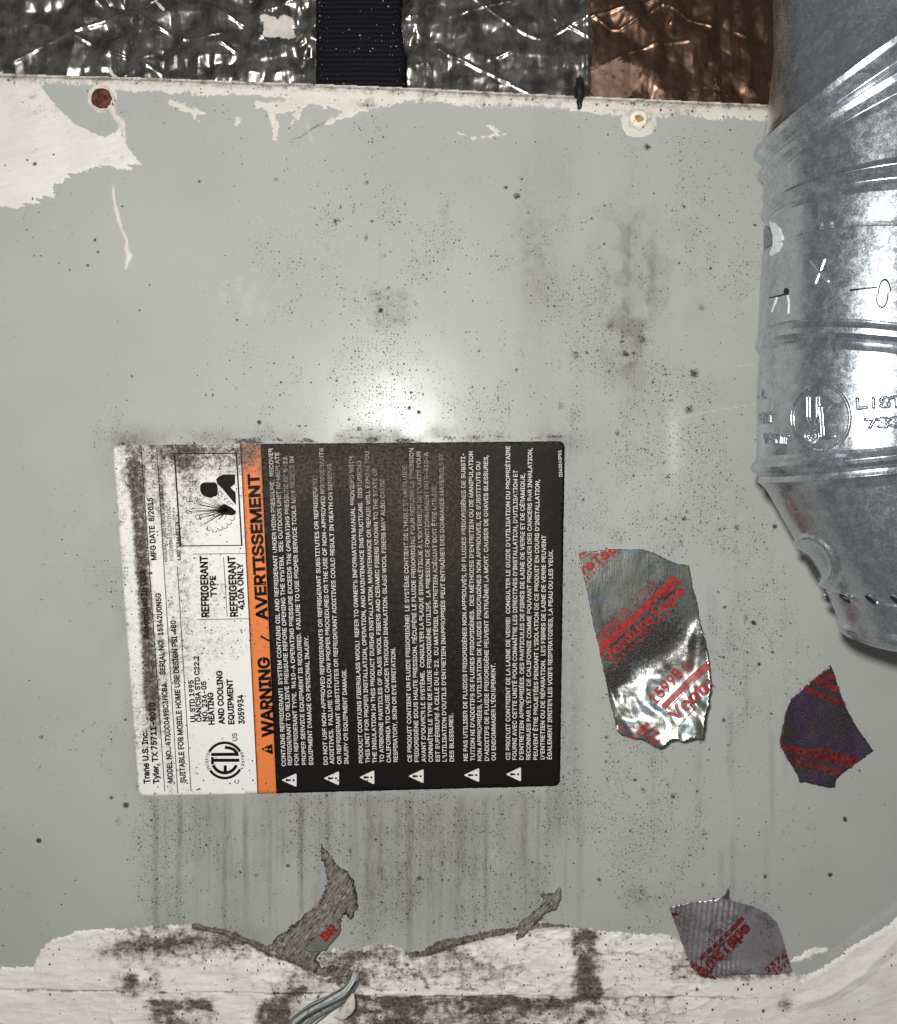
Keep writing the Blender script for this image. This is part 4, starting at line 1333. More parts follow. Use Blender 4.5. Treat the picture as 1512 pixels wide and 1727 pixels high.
def ring(c, r, w, z=ZS, n=20):
    return ribbon([z((c[0] + r * math.cos(t), c[1] + r * math.sin(t))) for t in np.linspace(0, 2 * math.pi, n, endpoint=False)], w, True)


red("print_emblem", [ring((488, 640), 40, 1.5), T1("UL", (470, 665), (520, 632), 6.5, .02)], scrap, h_s1, S1)
red("print_lettering", [T1("UL 181A", (550, 570), (730, 400), 7, .0), T1("UL 181B", (600, 575), (760, 420), 5, .0)], scrap, h_s1, S1)
red("print_lettering", [T1("reTap", (160, 330), (440, 130), 15, .04)], scrap, h_s1, S1)
red("print_lettering", [T1("2374 U.S.A.", (170, 402), (380, 208), 7.5, .025)], scrap, h_s1, S1)
red("print_stripe", [subdiv_quad(ZS((118, 178)), ZS((190, 140)), 6), subdiv_quad(ZS((125, 215)), ZS((225, 150)), 1.6)], scrap, h_s1, S1)
red("print_lettering", [T1("1599B", (705, 1345), (940, 1110), 15, .03)], scrap, h_s1, S1)
red("print_emblem", [ring((975, 1045), 38, 1.5), T1("UL", (958, 1075), (1005, 1040), 6.5, .02), T1("UL", (1020, 990), (1065, 950), 6.5, .0)], scrap, h_s1, S1)
red("print_stripe", [subdiv_quad(ZS((760, 1365)), ZS((1120, 1015)), 8), subdiv_quad(ZS((775, 1392)), ZS((1120, 1045)), 1.6), subdiv_quad(ZS((750, 1345)), ZS((1115, 990)), 1.6)], scrap, h_s1, S1)
red("print_lettering", [T1("Ventu", (840, 1462), (1150, 1165), 16.5, .035)], scrap, h_s1, S1)
red("print_stripe", [subdiv_quad(ZS((865, 1490)), ZS((1010, 1330)), 1.6)], scrap, h_s1, S1)
red("print_lettering", [T1("Pa", (430, 1568), (545, 1530), 8, .0)], scrap, h_s1, S1)
red("print_stripe", [subdiv_quad(ZS((560, 1570)), ZS((645, 1480)), 7), subdiv_quad(ZS((600, 1590)), ZS((690, 1500)), 3), subdiv_quad(ZS((640, 1600)), ZS((720, 1540)), 5), subdiv_quad(ZS((425, 1595)), ZS((560, 1600)), 3), subdiv_quad(ZS((660, 1640)), ZS((725, 1600)), 4)], scrap, h_s1, S1)

S2 = [Z1(q) for q in [(1205, 607), (1225, 660), (1245, 725), (1275, 800), (1310, 870), (1350, 930), (1397, 998), (1340, 1045), (1280, 1085), (1240, 1115), (1225, 1130), (1217, 1168), (1180, 1165), (1120, 1152), (1080, 1140), (1055, 1143), (1050, 1120), (1030, 1080), (1000, 1035), (978, 990), (965, 960), (975, 900), (990, 820), (1010, 770), (1050, 735), (1100, 690), (1150, 650)]]


def h_s2(U, V):
    h = .0005 + .0011 * sstep(1270, 1325, V) + .0009 * sstep(1345, 1318, U) + .0011 * (fbm(U / 30, V / 30, 95, 4) - .5)
    return h + .0006 * sstep(1440, 1470, U)


scrap = empty("foil_tape_scrap")
tag(scrap, "dark purple pointed foil tape scrap with red bands below the pipe end", "tape scrap", "torn scraps of foil tape")
plate("foil", S2, 3, h_s2, M['scrap2'], scrap, {'grime': lambda U, V: .25 + .3 * gauss(U, V, 1400, 1220, 50, 30)}, .4, 12, .0001, 3)
red2 = lambda nm, a, b, w: red(nm, [subdiv_quad(Z1(a), Z1(b), w)], scrap, h_s2, S2)
red2("print_stripe", (1040, 700), (1300, 800), 9)
red2("print_stripe", (1090, 655), (1290, 740), 11)
red2("print_stripe", (1130, 625), (1260, 680), 8)
red2("print_stripe", (960, 975), (1340, 1075), 12)
red2("print_stripe", (970, 1010), (1300, 1100), 2)
red2("print_stripe", (980, 1030), (1280, 1110), 5)
red2("print_stripe", (990, 1050), (1260, 1125), 1.8)
S2T = lambda s, a, b, cap: text_px(s, Z1(a), Z1(b), cap, .05, 3)
red("print_lettering", [S2T("eTape", (1110, 1010), (1330, 1055), 12)], scrap, h_s2, S2)

S3 = [Z3(q) for q in [(783, 240), (820, 230), (860, 222), (925, 215), (948, 207), (957, 190), (960, 172), (967, 172), (968, 195), (976, 214), (1010, 225), (1050, 235), (1090, 255), (1125, 288), (1140, 330), (1155, 380), (1170, 440), (1120, 448), (1040, 445), (960, 450), (920, 460), (880, 455), (850, 420), (830, 370), (805, 300)]]


def h_s3(U, V):
    wr = np.abs(np.modf((U * 1.0 + V * .12) / 8.5 + 1.2 * fbm(U / 40, V / 70, 98, 2))[0] - .5)
    h = .0006 + .0019 * (wr - .25) * sstep(1255, 1215, U) * sstep(1500, 1530, V)
    h = h + .0016 * gauss(U, V, 1240, 1560, 50, 40) + .0015 * sstep(1610, 1640, V) + .0025 * sstep(1515, 1495, V) * gauss(U, V, 1221, 1500, 14, 30)
    h = h + .0005 * (fbm(U / 30, V / 30, 99, 3) - .5)
    return h + .0008


scrap = empty("foil_tape_scrap")
tag(scrap, "wrinkled grey foil tape scrap half buried in the white sealant", "tape scrap", "torn scraps of foil tape")
plate("foil", S3, 2.4, h_s3, M['scrap3'], scrap, {'grime': lambda U, V: .12 + .55 * gauss(U, V, 1150, 1560, 25, 60) + .55 * gauss(U, V, 1235, 1632, 60, 9) + .8 * sstep(1520, 1505, V) + .5 * gauss(U, V, 1295, 1560, 14, 40)}, .4, 13, .0001, 3)
S3T = lambda s, a, b, cap, bold=.045: text_px(s, Z3(a), Z3(b), cap, bold, 3)
red("print_lettering", [S3T("tureTape", (890, 462), (1040, 300), 17)], scrap, h_s3, S3)
red("print_stripe", [subdiv_quad(Z3((880, 405)), Z3((1015, 268)), 7)], scrap, h_s3, S3)
red("print_stripe", [subdiv_quad(Z3((895, 412)), Z3((1025, 280)), 1.5)], scrap, h_s3, S3)
red("print_lettering", [S3T("U.S.A.", (955, 408), (1003, 355), 7, .02), S3T("1599B UL", (905, 360), (975, 285), 8, .0)], scrap, h_s3, S3)
red("print_lettering", [S3T("2374", (1090, 445), (1160, 395), 9, .03), S3T("1599", (1115, 448), (1170, 415), 8, .03)], scrap, h_s3, S3)
red("print_stripe", [subdiv_quad(Z3((845, 415)), Z3((905, 445)), 9), subdiv_quad(Z3((862, 440)), Z3((925, 458)), 4)], scrap, h_s3, S3)
red("print_stripe", [subdiv_quad(Z3((790, 262)), Z3((812, 262)), 5)], scrap, h_s3, S3)

# ------------------------------------------------------------------ dirty residue, peeled skin and flakes near the seam
Z2 = lambda q: (q[0] / 1.89, 1340 + q[1] / 1.89)
ZH = lambda q: (420 + q[0] / 4.2, 1400 + q[1] / 4.2)
HORN = [ZH(q) for q in [(455, 40), (500, 60), (545, 120), (600, 195), (650, 260), (720, 325), (755, 400), (765, 480), (755, 560), (725, 640), (695, 600), (690, 570), (660, 640), (640, 700), (580, 780), (540, 840), (480, 900), (520, 960), (640, 950), (750, 985), (700, 1030), (600, 1040), (480, 1010), (380, 960), (280, 900), (120, 830), (150, 800), (240, 720), (340, 650), (430, 570), (510, 470), (550, 380), (540, 280), (505, 160)]]


def f_horn(U, V):
    return sdpoly(U, V, HORN) + edge_noise(U, V, 4, 14, 111) + edge_noise(U, V, 2, 4, 112) - 6 * sstep(1460, 1410, V) * fbm(U / 4, V / 4, 113, 2)


horn = film("adhesive_residue", (440, 1400, 620, 1660), 1.3, f_horn,
            lambda U, V, f: .0003 + .0008 * np.clip(f / 18, 0, 1) + .0006 * (fbm((U + V * .7) / 9, (V - U * .7) / 30, 114, 4) - .5) + .0016 * sstep(1585, 1615, V) + .0024 * gauss(U, V, 596, 1510, 9, 34) + .0018 * gauss(U, V, 500, 1572, 14, 20), M['residue'], None, {'rim': lambda U, V, f: np.exp(-np.clip(f, 0, None) / 3.0)}, 2.5)
tag(horn, "horn shaped smear of dirty brown fibrous tape residue rising from the sealant", "residue")

FLAP = [Z3(q) for q in [(440, 176), (447, 215), (430, 250), (390, 270), (365, 300), (320, 335), (298, 348), (296, 320), (310, 292), (340, 270), (380, 238), (383, 218), (374, 205), (386, 198), (420, 198)]]
flap = film("adhesive_residue", (850, 1480, 965, 1600), 1.2, lambda U, V: sdpoly(U, V, FLAP) + edge_noise(U, V, 2.5, 8, 121),
            lambda U, V, f: .0006 + .0014 * np.clip(f / 7, 0, 1) + .0007 * (fbm(U / 7, V / 7, 122, 3) - .5) + .0012 * sstep(1550, 1580, V), M['residue'], None, {'rim': lambda U, V, f: .6 * np.exp(-np.clip(f, 0, None) / 1.5)}, 2)
tag(flap, "small torn brown residue tab standing above the middle of the sealant", "residue")

fl = plate("tape_flake", [ZH(q) for q in [(395, 815), (470, 770), (520, 720), (560, 670), (600, 655), (640, 650), (655, 675), (640, 715), (600, 760), (565, 800), (550, 835), (480, 845), (420, 840)]], 3,
           lambda U, V: .0024 + .0006 * sstep(545, 575, U) + .0002 * (fbm(U / 10, V / 10, 125, 2) - .5), M['grey_flake'], None, None, .4, 15, .0003)
tag(fl, "tiny grey green tape flake with red print inside the brown residue", "tape flake")
hf_ = lambda U, V: .0024 + .0006 * sstep(545, 575, U)
clipf = [ZH(q) for q in [(395, 815), (520, 720), (600, 655), (655, 675), (550, 835)]]
ink("print_lettering", [text_px("BR", ZH((545, 765)), ZH((640, 672)), 13, .05)], M['red_ink'], fl, h=.0003, hf=hf_)

# peeled curl: a half-round strip of stiff skin standing off the seam
curl = empty("peeled_strip")
tag(curl, "curled teal grey peeled strip sticking out of the sealant at the bottom", "peeled strip")


def strip3d(name, path, widths, lift, prof, mat, off=0.0, stripes=0, seed=0):
    """path px, cross profile list of (across -1..1, height 0..1)"""
    n, k = len(path), len(prof)
    p = np.array(path, float)
    # smooth resample
    t = np.linspace(0, n - 1, 60)
    px_ = np.interp(t, range(n), p[:, 0])
    py_ = np.interp(t, range(n), p[:, 1])
    for _ in range(6):
        px_[1:-1] = (px_[:-2] + 2 * px_[1:-1] + px_[2:]) / 4
        py_[1:-1] = (py_[:-2] + 2 * py_[1:-1] + py_[2:]) / 4
    w = np.interp(t, range(n), widths)
    l = np.interp(t, range(n), lift)
    dx, dy = np.gradient(px_), np.gradient(py_)
    L = np.hypot(dx, dy)
    nx, ny = -dy / L, dx / L
    Vv = []
    for i in range(60):
        for j, (a, h) in enumerate(prof):
            a2 = a + .05 * math.sin(i * .35 + j + seed)
            q = at(px_[i] + nx[i] * a2 * w[i] / 2 + off * nx[i], py_[i] + ny[i] * a2 * w[i] / 2 + off * ny[i])
            rip = .00022 * math.sin(j * 2.4 + i * .09 + seed) if stripes else 0
            Vv.append((float(q[0]), -(l[i] + h * w[i] * PX * .5 + rip), float(q[2])))
    o = link(name, raw_mesh(name, Vv, grid_faces(60, k), {'across': np.tile(np.linspace(0, 1, k), 60)}), mat, curl)
    md = o.modifiers.new("thickness", 'SOLIDIFY')
    md.thickness = .0004
    md.offset = 0
    return o


PATHC = [(601, 1634), (598, 1650), (585, 1664), (560, 1678), (530, 1694), (508, 1712), (490, 1735), (478, 1765)]
half = [(math.cos(t), math.sin(t)) for t in np.linspace(R(178), R(2), 17)]
strip3d("outer_skin", PATHC, [10, 16, 20, 23, 26, 28, 29, 30], [.001, .0025, .0038, .0045, .0048, .0046, .0042, .0038], half, M['wire'], 0, 1)
flat = [(a, .25 * math.sin((a + 1) * 1.6)) for a in np.linspace(-1, 1, 7)]
strip3d("pale_inner_skin", [(592, 1668), (575, 1682), (550, 1696), (528, 1714), (512, 1740), (505, 1765)], [6, 14, 16, 18, 20, 22], [.0035, .005, .0054, .0052, .005, .0046], flat, M['wire_pale'], 5, 1, 2)
strip3d("pale_lobe", [(595, 1664), (592, 1684), (580, 1698), (566, 1700)], [8, 20, 16, 6], [.0045, .0058, .006, .0055], flat, M['wire_pale'], 0, 0, 1)
strip3d("dark_fold", [(600, 1640), (586, 1662), (556, 1674), (522, 1690), (496, 1712), (478, 1740)], [2, 3, 3.5, 4, 4, 4], [.0055, .0068, .0078, .0083, .0083, .008], half[::4], M['wire_dark'], -3)

# ------------------------------------------------------------------ foil-faced insulation and strap behind the top edge
YI = .016


def tri(t):
    return np.abs(np.modf(np.modf(t)[0] + 1)[0] - .5) * 2


def crumple(U, V, seed, amp):
    rg = np.random.RandomState(seed)
    h = 0
    for i in range(9):
        a = rg.uniform(0, np.pi) if i > 4 else rg.normal(0, .25)
        lam = rg.uniform(22, 115)
        wob = .75 * fbm(U / 70, V / 70, seed + i, 4)
        h = h + tri((U * np.cos(a) + V * np.sin(a)) / lam + wob + rg.rand()) * lam * rg.uniform(.5, 1)
    return (h - h.mean()) * amp


def scrim(U, V, pts, w=2.0):
    return np.clip(sdline(U, V, pts, [w] * len(pts)) / w, 0, 1)


SCRIM = [[(-20, 40), (0, 52), (60, 83), (120, 56), (190, 28), (270, -4)], [(60, 40), (120, 57), (180, 85), (232, 102), (262, 92)], [(-20, 130), (30, 102), (62, 85)],
         [(225, 20), (260, 42), (305, 64), (335, 66), (375, 56)], [(235, 18), (268, -4)], [(232, 102), (262, 118), (300, 140)], [(175, 140), (232, 115)], [(350, 8), (405, 38), (450, 68)], [(440, 22), (505, 0)],
         [(370, 70), (420, 100)], [(800, -4), (830, 20), (880, 55), (910, 66), (945, 52), (1000, 26), (1070, 8), (1110, -2)], [(740, 82), (800, 112), (860, 140), (890, 156)], [(930, 24), (960, 46), (995, 68)], [(760, 30), (800, 14), (860, 0)],
         [(840, 96), (860, 88)], [(1000, 26), (1030, 48), (1045, 50), (1080, 30), (1120, 4)], [(1120, 8), (1160, 30), (1200, 48), (1240, 26), (1290, 8)], [(1000, 120), (1060, 88), (1110, 74), (1160, 70)], [(1240, 55), (1262, 64)], [(1130, 40), (1150, 12)]]


def insul(name, x0, x1, Y, seed, mat, label_, amp, extra=None, paint=None, soft=1.0):
    stp = 1.9
    u_ = np.arange(x0, x1 + stp, stp)
    v_ = np.arange(-60, 222, stp)
    U, V = np.meshgrid(u_, v_)
    V0 = V
    zone = 1.0 + 1.5 * gauss(U, V0, 205, 40, 22, 40) + 1.9 * gauss(U, V0, 525, 40, 22, 70) + 1.6 * gauss(U, V0, 690, 30, 24, 60) + 1.1 * gauss(U, V0, 460, 20, 40, 30) + .5 * gauss(U, V0, 1120, 30, 90, 20) + .6 * gauss(U, V0, 300, 120, 60, 30)
    h = crumple(U, V0, seed, amp) * zone + .0022 * (fbm(U / 150, V0 / 120, seed + 3, 2) - .5)
    h = h + .00017 * (fbm(U / 5, V0 / 60, seed + 4, 3) - .5) * soft
    for pts in SCRIM:
        h = h + .00055 * scrim(U, V0, pts, 3.6)
    if extra is not None:
        h = h + extra(U, V0)
    if x1 < 1000:                      # the right edge of this sheet is torn and folded, not straight
        U = U + 16 * (fbm(V0 / 34, V0 * 0 + 2.2, 171, 4) - .55) * sstep(x1 - 60, x1, U)
        h = h + .0009 * np.exp(-((U - x1 + 6) / 5) ** 2)
    x, y, z = at(U, V0, Y)
    P = np.stack([x, y - h, z], -1).reshape(-1, 3)
    A = {'paint': (paint(U, V0) if paint is not None else 0 * U)}
    o = link(name, raw_mesh(name, P, grid_faces(*U.shape), A), mat, None)
    tag(o, label_, "insulation", "foil faced insulation wraps")
    return o


def paint_l(U, V):
    a = 1.1 * sstep(34, 20, np.abs(U - 468)) * sstep(24, 12, np.abs(V - 46 - (U - 468) * .05)) * sstep(.28, .5, fbm(U / 12, V / 20, 131, 3) + .12)
    a = np.maximum(a, .8 * sstep(5, 1, np.abs(U - 295)) * sstep(14, 6, np.abs(V - 102)))
    a = np.maximum(a, .8 * np.clip(sdline(U, V, [(182, 114), (188, 125), (197, 130)], [3, 4, 4]) / 2, 0, 1))
    a = np.maximum(a, .7 * np.clip(sdline(U, V, [(264, 4), (276, 18)], [3, 4]) / 2, 0, 1))
    return a


def extra_l(U, V):
    # a torn pleat that catches the flash, and a bulge beside the strap
    d = sdline(U, V, [(176, -10), (196, 22), (216, 50), (222, 82)], [16, 14, 10, 2])
    return .0020 * np.clip(d / 12, 0, 1) + .0030 * gauss(U, V, 535, 40, 18, 90) + .0035 * gauss(U, V, 690, 30, 22, 60) - .001 * sstep(90, 150, V)


wrap = insul("insulation_wrap", -380, 996, YI, 7, M['foil'], "crinkled silver grey foil insulation wrap behind the panel top, left of the strap", .000013, extra_l, paint_l)
wrap['label'] = "crinkled silver grey foil insulation with scrim lines behind the strap"
wrap2 = insul("insulation_wrap", 975, 1900, YI + .0016, 19, M['foil_brown_reflect'], "crinkled foil insulation with a brown reflection painted in between the strap and the pipe", .000011, None, lambda U, V: .75 * sstep(12, -4, sdpoly(U, V, [(990, 118), (1040, 105), (1078, 115), (1072, 150), (1046, 178), (990, 178)]) * -1) + .35 * gauss(U, V, 1200, 150, 40, 20), 1.2)
tear = film("foil_sliver", (960, 118, 1000, 192), 1.2, lambda U, V: sdline(U, V, [(978, 136), (977, 150), (977, 172), (976, 182)], [3, 6, 6.5, 4]) + edge_noise(U, V, 1.5, 7, 141),
            lambda U, V, f: .0012 + .0006 * np.clip(f / 7, 0, 1), plain("dark_foil_sliver", (.035, .035, .035), .4, .6, .4, 600), None, None, 2)
tag(tear, "small dark foil sliver hanging over the cream edge beside the foil tinted with the brown reflection", "foil scrap")

# strap: woven black webbing
u_ = np.arange(533, 676, .75)
v_ = np.arange(-60, 225, .75)
U, V = np.meshgrid(u_, v_)
edge = np.interp(V, [-60, 40, 60, 90, 200], [0, 0, 3, 8, 9])
Us = 604 + (U - 604) * 1.0 + edge * ((U > 604) * .9 * (U - 604) / 70 + 0)
row = np.modf((V + 300) / 8.0)[0]
colr = np.modf(U / 4.2 + .5 * (np.floor((V + 300) / 8.0) % 2))[0]
h = .00014 * np.sin(row * 2 * np.pi) + .00016 * np.sin(colr * 2 * np.pi) + .002 * np.sqrt(np.clip(1 - ((U - 604) / 74) ** 2, 0, 1)) + .0014 * np.exp(-((np.abs(U - 604) - 64) / 5) ** 2)
h = h + .00012 * (fbm(U / 2, V / 2, 151, 2) - .5)
x, y, z = at(Us, V, .0098)
strap = link("webbing_strap", raw_mesh("webbing_strap", np.stack([x, y - h, z], -1).reshape(-1, 3), grid_faces(*U.shape)), M['strap'])
md = strap.modifiers.new("thickness", 'SOLIDIFY')
md.thickness = .0012
md.offset = -1
tag(strap, "wide black woven webbing strap hanging over the foil insulation", "strap")

# ------------------------------------------------------------------ galvanised vent elbow
R0 = .0386
YC = -(R0 + .020)


def ray_dir(px, py):
    a = (px - 756.0) / F
    b = -(py - 863.5) / F
    return a, CP + b * SP, -SP + b * CP


def ray_theta(px, py):
    a, yy, zz = ray_dir(px, py)
    return math.atan2(a, yy)


th = ray_theta(1276, 700)
XC = (R0 + (YC + D) * math.sin(th)) / math.cos(th)

KEYS = [  # row of the left outline, its column, slope of the ring to the right, shift of the axis
    (-260, 1308, 0.320, 0), (0, 1304, 0.470, 0), (95, 1305, 0.580, 0), (180, 1296, 0.620, 0), (230, 1287, 0.620, 0), (246, 1281, 0.620, 0), (252, 1274, 0.620, 0), (260, 1269.5, 0.620, 0), (268, 1272, 0.620, 0), (276, 1280, 0.610, 0), (281, 1287, 0.600, 0),
    (287, 1283, 0.556, 0), (294, 1277.5, 0.510, 0), (301, 1280.5, 0.485, 0), (308, 1288, 0.440, 0), (316, 1287, 0.374, 0), (358, 1286, 0.040, 0), (364, 1282, -0.002, 0), (370, 1287, -0.024, 0), (376, 1293, -0.046, 0), (382, 1289, -0.068, 0), (390, 1287, -0.090, 0),
    (428, 1287.5, -0.132, 0), (434, 1287, -0.140, 0), (436, 1284, -0.140, 0), (470, 1282, -0.164, 0), (530, 1279, -0.197, 0), (565, 1277, -0.200, 0), (567, 1280, -0.200, 0), (571, 1278, -0.199, 0), (578, 1273, -0.197, 0), (586, 1272.5, -0.196, 0), (593, 1277, -0.194, 0), (598, 1283.5, -0.193, 0),
    (603, 1281, -0.192, 0), (610, 1278.5, -0.190, 0), (640, 1276.5, -0.158, 0), (700, 1275.5, -0.060, 0), (770, 1275, 0.086, 0), (776, 1273, 0.092, 0), (782, 1267, 0.109, 0), (788, 1264.5, 0.120, 0), (794, 1266, 0.120, 0), (799, 1272, 0.120, 0), (803, 1280, 0.120, 0), (807, 1279, 0.120, 0),
    (812, 1277, 0.120, 0), (818, 1284, 0.120, .0), (826, 1292, 0.110, .001), (872, 1318, 0.060, .006), (910, 1340, 0.020, .010), (950, 1362, -0.030, .014), (985, 1386, -0.060, .018), (992, 1393, -0.060, .0185), (996, 1393, -0.060, .019), (1024, 1405, -0.030, .021),
    (1034, 1409, -0.020, .0215), (1042, 1413, -0.010, .0218), (1050, 1411, 0.000, .022), (1058, 1412, 0.000, .022), (1066, 1421, 0.000, .0225), (1072, 1436, 0.000, .023), (1076, 1446, 0.000, .0235)]
KA = np.array(KEYS, float)
NSEG = 300
PHI = np.linspace(0, 2 * np.pi, NSEG, endpoint=False)      # 0 = +x, angle towards -y is negative


def pipe_key(py):
    return [float(np.interp(py, KA[:, 0], KA[:, i])) for i in (1, 2, 3)]


def pipe_ring(py):
    pl, tx, sh = pipe_key(py)
    th = ray_theta(pl, py)
    tb = ray_theta(float(np.interp(py, [-260, 0, 700, 820], [1312, 1303, 1276, 1274])), min(py, 820))
    xc = (R0 + (YC + D) * math.sin(tb)) / math.cos(tb) + sh
    r = xc * math.cos(th) - (YC + D) * math.sin(th)
    yt = YC + r * math.sin(th)
    xt = xc - r * math.cos(th)
    _, yy, zz = ray_dir(pl, py)
    zl = (yt + D) / yy * zz
    return xc, r, xt, zl, tx


def pipe_rows(rows, phi=None):
    PHI = phi if phi is not None else globals()['PHI']
    out = []
    for py in rows:
        xc, r, xt, zl, tx = pipe_ring(py)
        x = xc + r * np.cos(PHI)
        y = YC + r * np.sin(PHI)
        z = zl + tx * (x - xt)
        out.append(np.stack([x, y, z], 1))
    return np.array(out)


def hit_pipe(px, py, lift=0.0):
    """first point on the pipe wall seen at a photograph pixel, lifted outwards"""
    dx, dy, dz = ray_dir(px, py)
    row = py
    for _ in range(25):
        xc, r, xt, zl, tx = pipe_ring(row)
        r = r + lift
        # |(t dx - xc, -D + t dy - YC)| = r
        A = dx * dx + dy * dy
        B = -2 * (dx * xc + dy * (D + YC))
        C = xc * xc + (D + YC) ** 2 - r * r
        disc = B * B - 4 * A * C
        t = (-B - math.sqrt(max(disc, 0))) / (2 * A)
        X, Y, Z = t * dx, -D + t * dy, t * dz
        err = Z - (zl + tx * (X - xt))       # how far the ring lies from the hit
        row = row - err / PX * .55
        row = min(max(row, -250), 1075)
    return X, Y, Z, xc


elbow = empty("vent_elbow")
tag(elbow, "galvanised steel adjustable vent elbow running down the right edge", "vent pipe")
DENTS = [(1303, 404, 18, 22, -.0032), (1376, 948, 30, 36, .0)]


STROKES = {'A': [[(0, 0), (.5, 1), (1, 0)], [(.2, .38), (.8, .38)]], 'L': [[(0, 1), (0, 0), (1, 0)]], 'E': [[(1, 1), (0, 1), (0, 0), (1, 0)], [(0, .5), (.8, .5)]],
           'N': [[(0, 0), (0, 1), (1, 0), (1, 1)]], 'T': [[(0, 1), (1, 1)], [(.5, 1), (.5, 0)]], 'V': [[(0, 1), (.5, 0), (1, 1)]], 'I': [[(.5, 0), (.5, 1)]],
           'U': [[(0, 1), (0, .25), (.2, 0), (.8, 0), (1, .25), (1, 1)]], 'S': [[(1, .85), (.7, 1), (.25, 1), (0, .78), (.2, .55), (.8, .45), (1, .22), (.75, 0), (.25, 0), (0, .15)]],
           'D': [[(0, 0), (0, 1), (.6, 1), (1, .7), (1, .3), (.6, 0), (0, 0)]], '7': [[(0, 1), (1, 1), (.4, 0)]], '3': [[(0, .9), (.3, 1), (.8, 1), (1, .75), (.8, .53), (.4, .5)], [(.8, .53), (1, .25), (.8, 0), (.3, 0), (0, .1)]],
           'G': [[(1, .85), (.7, 1), (.3, 1), (0, .7), (0, .3), (.3, 0), (.8, 0), (1, .2), (1, .45), (.6, .45)]], 'X': [[(0, 0), (1, 1)], [(0, 1), (1, 0)]], 'R': [[(0, 0), (0, 1), (.8, 1), (1, .8), (.8, .5), (0, .5)], [(.5, .5), (1, 0)]]}


def stroke_word(word, a, b, cap, gap=.32):
    """word as centre lines between two baseline points (photograph pixels)"""
    a, b = np.array(a, float), np.array(b, float)
    d = b - a
    up = np.array([d[1], -d[0]]) / np.hypot(*d)
    n = len(word)
    w = 1 / (n + gap * (n - 1))
    out = []
    for i_, ch in enumerate(word):
        for ln in STROKES.get(ch, []):
            out.append([tuple(a + d * (w * (1 + gap) * i_ + w * x_) + up * cap * y_) for x_, y_ in ln])
    return out


def emboss(lines, w, hgt):
    def fn(u, v):
        best = np.full(u.shape, -1e9)
        for ln in lines:
            q = np.array(ln)
            m_ = (u > q[:, 0].min() - 8) & (u < q[:, 0].max() + 8) & (v > q[:, 1].min() - 8) & (v < q[:, 1].max() + 8)
            if m_.any():
                best[m_] = np.maximum(best[m_], sdline(u[m_], v[m_], ln, [w] * len(ln)))
        return hgt * sstep(-1.2, w * .9, best)
    return fn


def front_phi(n):
    a0, a1 = R(150), R(312)
    return np.concatenate([np.linspace(a0, a1, n), np.linspace(a1, a0 + 2 * np.pi, 90)[1:-1]])


def pipe_part(name, r0, r1, n, dent=None, phi=None):
    PHI = phi if phi is not None else globals()['PHI']
    NSEG = len(PHI)
    rows = np.unique(np.concatenate([np.linspace(r0, r1, n), KA[(KA[:, 0] > r0) & (KA[:, 0] < r1), 0]]))
    P = pipe_rows(rows, PHI)
    if dent is not None:
        C = np.stack([np.array([pipe_ring(py)[0], YC, 0]) for py in rows])[:, None, :]
        rad = (P - C)
        rad[..., 2] = 0
        rad /= np.linalg.norm(rad, axis=-1, keepdims=True)
        u, v = to_px(P[..., 0], P[..., 1], P[..., 2])
        front = (rad[..., 1] < .35)
        P = P + rad * (dent(u, v) * front)[..., None]
    # slight out-of-round hand-bent waviness
    w = .00022 * (fbm(PHI[None, :] * 3 / np.pi * 2 + 0 * P[..., 2], P[..., 2] * 60, 161, 3) - .5)
    P[..., 0] += np.cos(PHI) * w
    P[..., 1] += np.sin(PHI) * w
    k = len(rows)
    i, j = np.meshgrid(np.arange(k - 1), np.arange(NSEG), indexing='ij')
    jn = (j + 1) % NSEG
    Fc = np.stack([i * NSEG + j, (i + 1) * NSEG + j, (i + 1) * NSEG + jn, i * NSEG + jn], -1).reshape(-1, 4)
    me = raw_mesh(name, P.reshape(-1, 3), Fc[:, ::-1])
    return link(name, me, M['galv'], elbow)


pipe_part("upper_pipe", -260, 246, 40)
Z4 = lambda q: (1200 + q[0] / 2.977, 540 + q[1] / 2.977)
ZT = lambda q: (1200 + q[0] / 3.083, q[1] / 3.083)
circ = lambda c, rx, ry, n=40: [Z4((c[0] + rx * math.cos(t), c[1] + ry * math.sin(t))) for t in np.linspace(0, 2 * math.pi, n)]
em_u = emboss(stroke_word("U", ZT((582, 1262)), ZT((632, 1256)), 34), 1.6, .00035)
pipe_part("gore_section", 246, 435, 130, lambda u, v: -.0046 * np.exp(-(((u - 1288) / 19) ** 4 + ((v - 404) / 19) ** 4)) + em_u(u, v), front_phi(520))
em_x = emboss(stroke_word("X", ZT((538, 1472)), ZT((604, 1462)), 38), 1.7, .0003)
pipe_part("slotted_collar", 435, 566.5, 130, em_x, front_phi(520))
MARKS = [circ((550, 492), 146, 166), circ((501, 583), 28, 30, 16)]
MARKS += stroke_word("U", Z4((484, 518)), Z4((532, 518)), 44) + stroke_word("L", Z4((556, 588)), Z4((610, 584)), 50) + stroke_word("R", Z4((492, 597)), Z4((511, 597)), 8)
MARKS += stroke_word("LISTED", Z4((735, 442)), Z4((1060, 425)), 15) + stroke_word("733G", Z4((775, 540)), Z4((1010, 527)), 14)
MARKS += stroke_word("AL", Z4((240, 388)), Z4((270, 389)), 13) + stroke_word("ENT", Z4((245, 514)), Z4((306, 512)), 15) + stroke_word("VENT", Z4((264, 612)), Z4((380, 622)), 14)
em_m = emboss(MARKS, 2.0, .0009)
pipe_part("marked_collar", 566.5, 805, 330, em_m, front_phi(760))
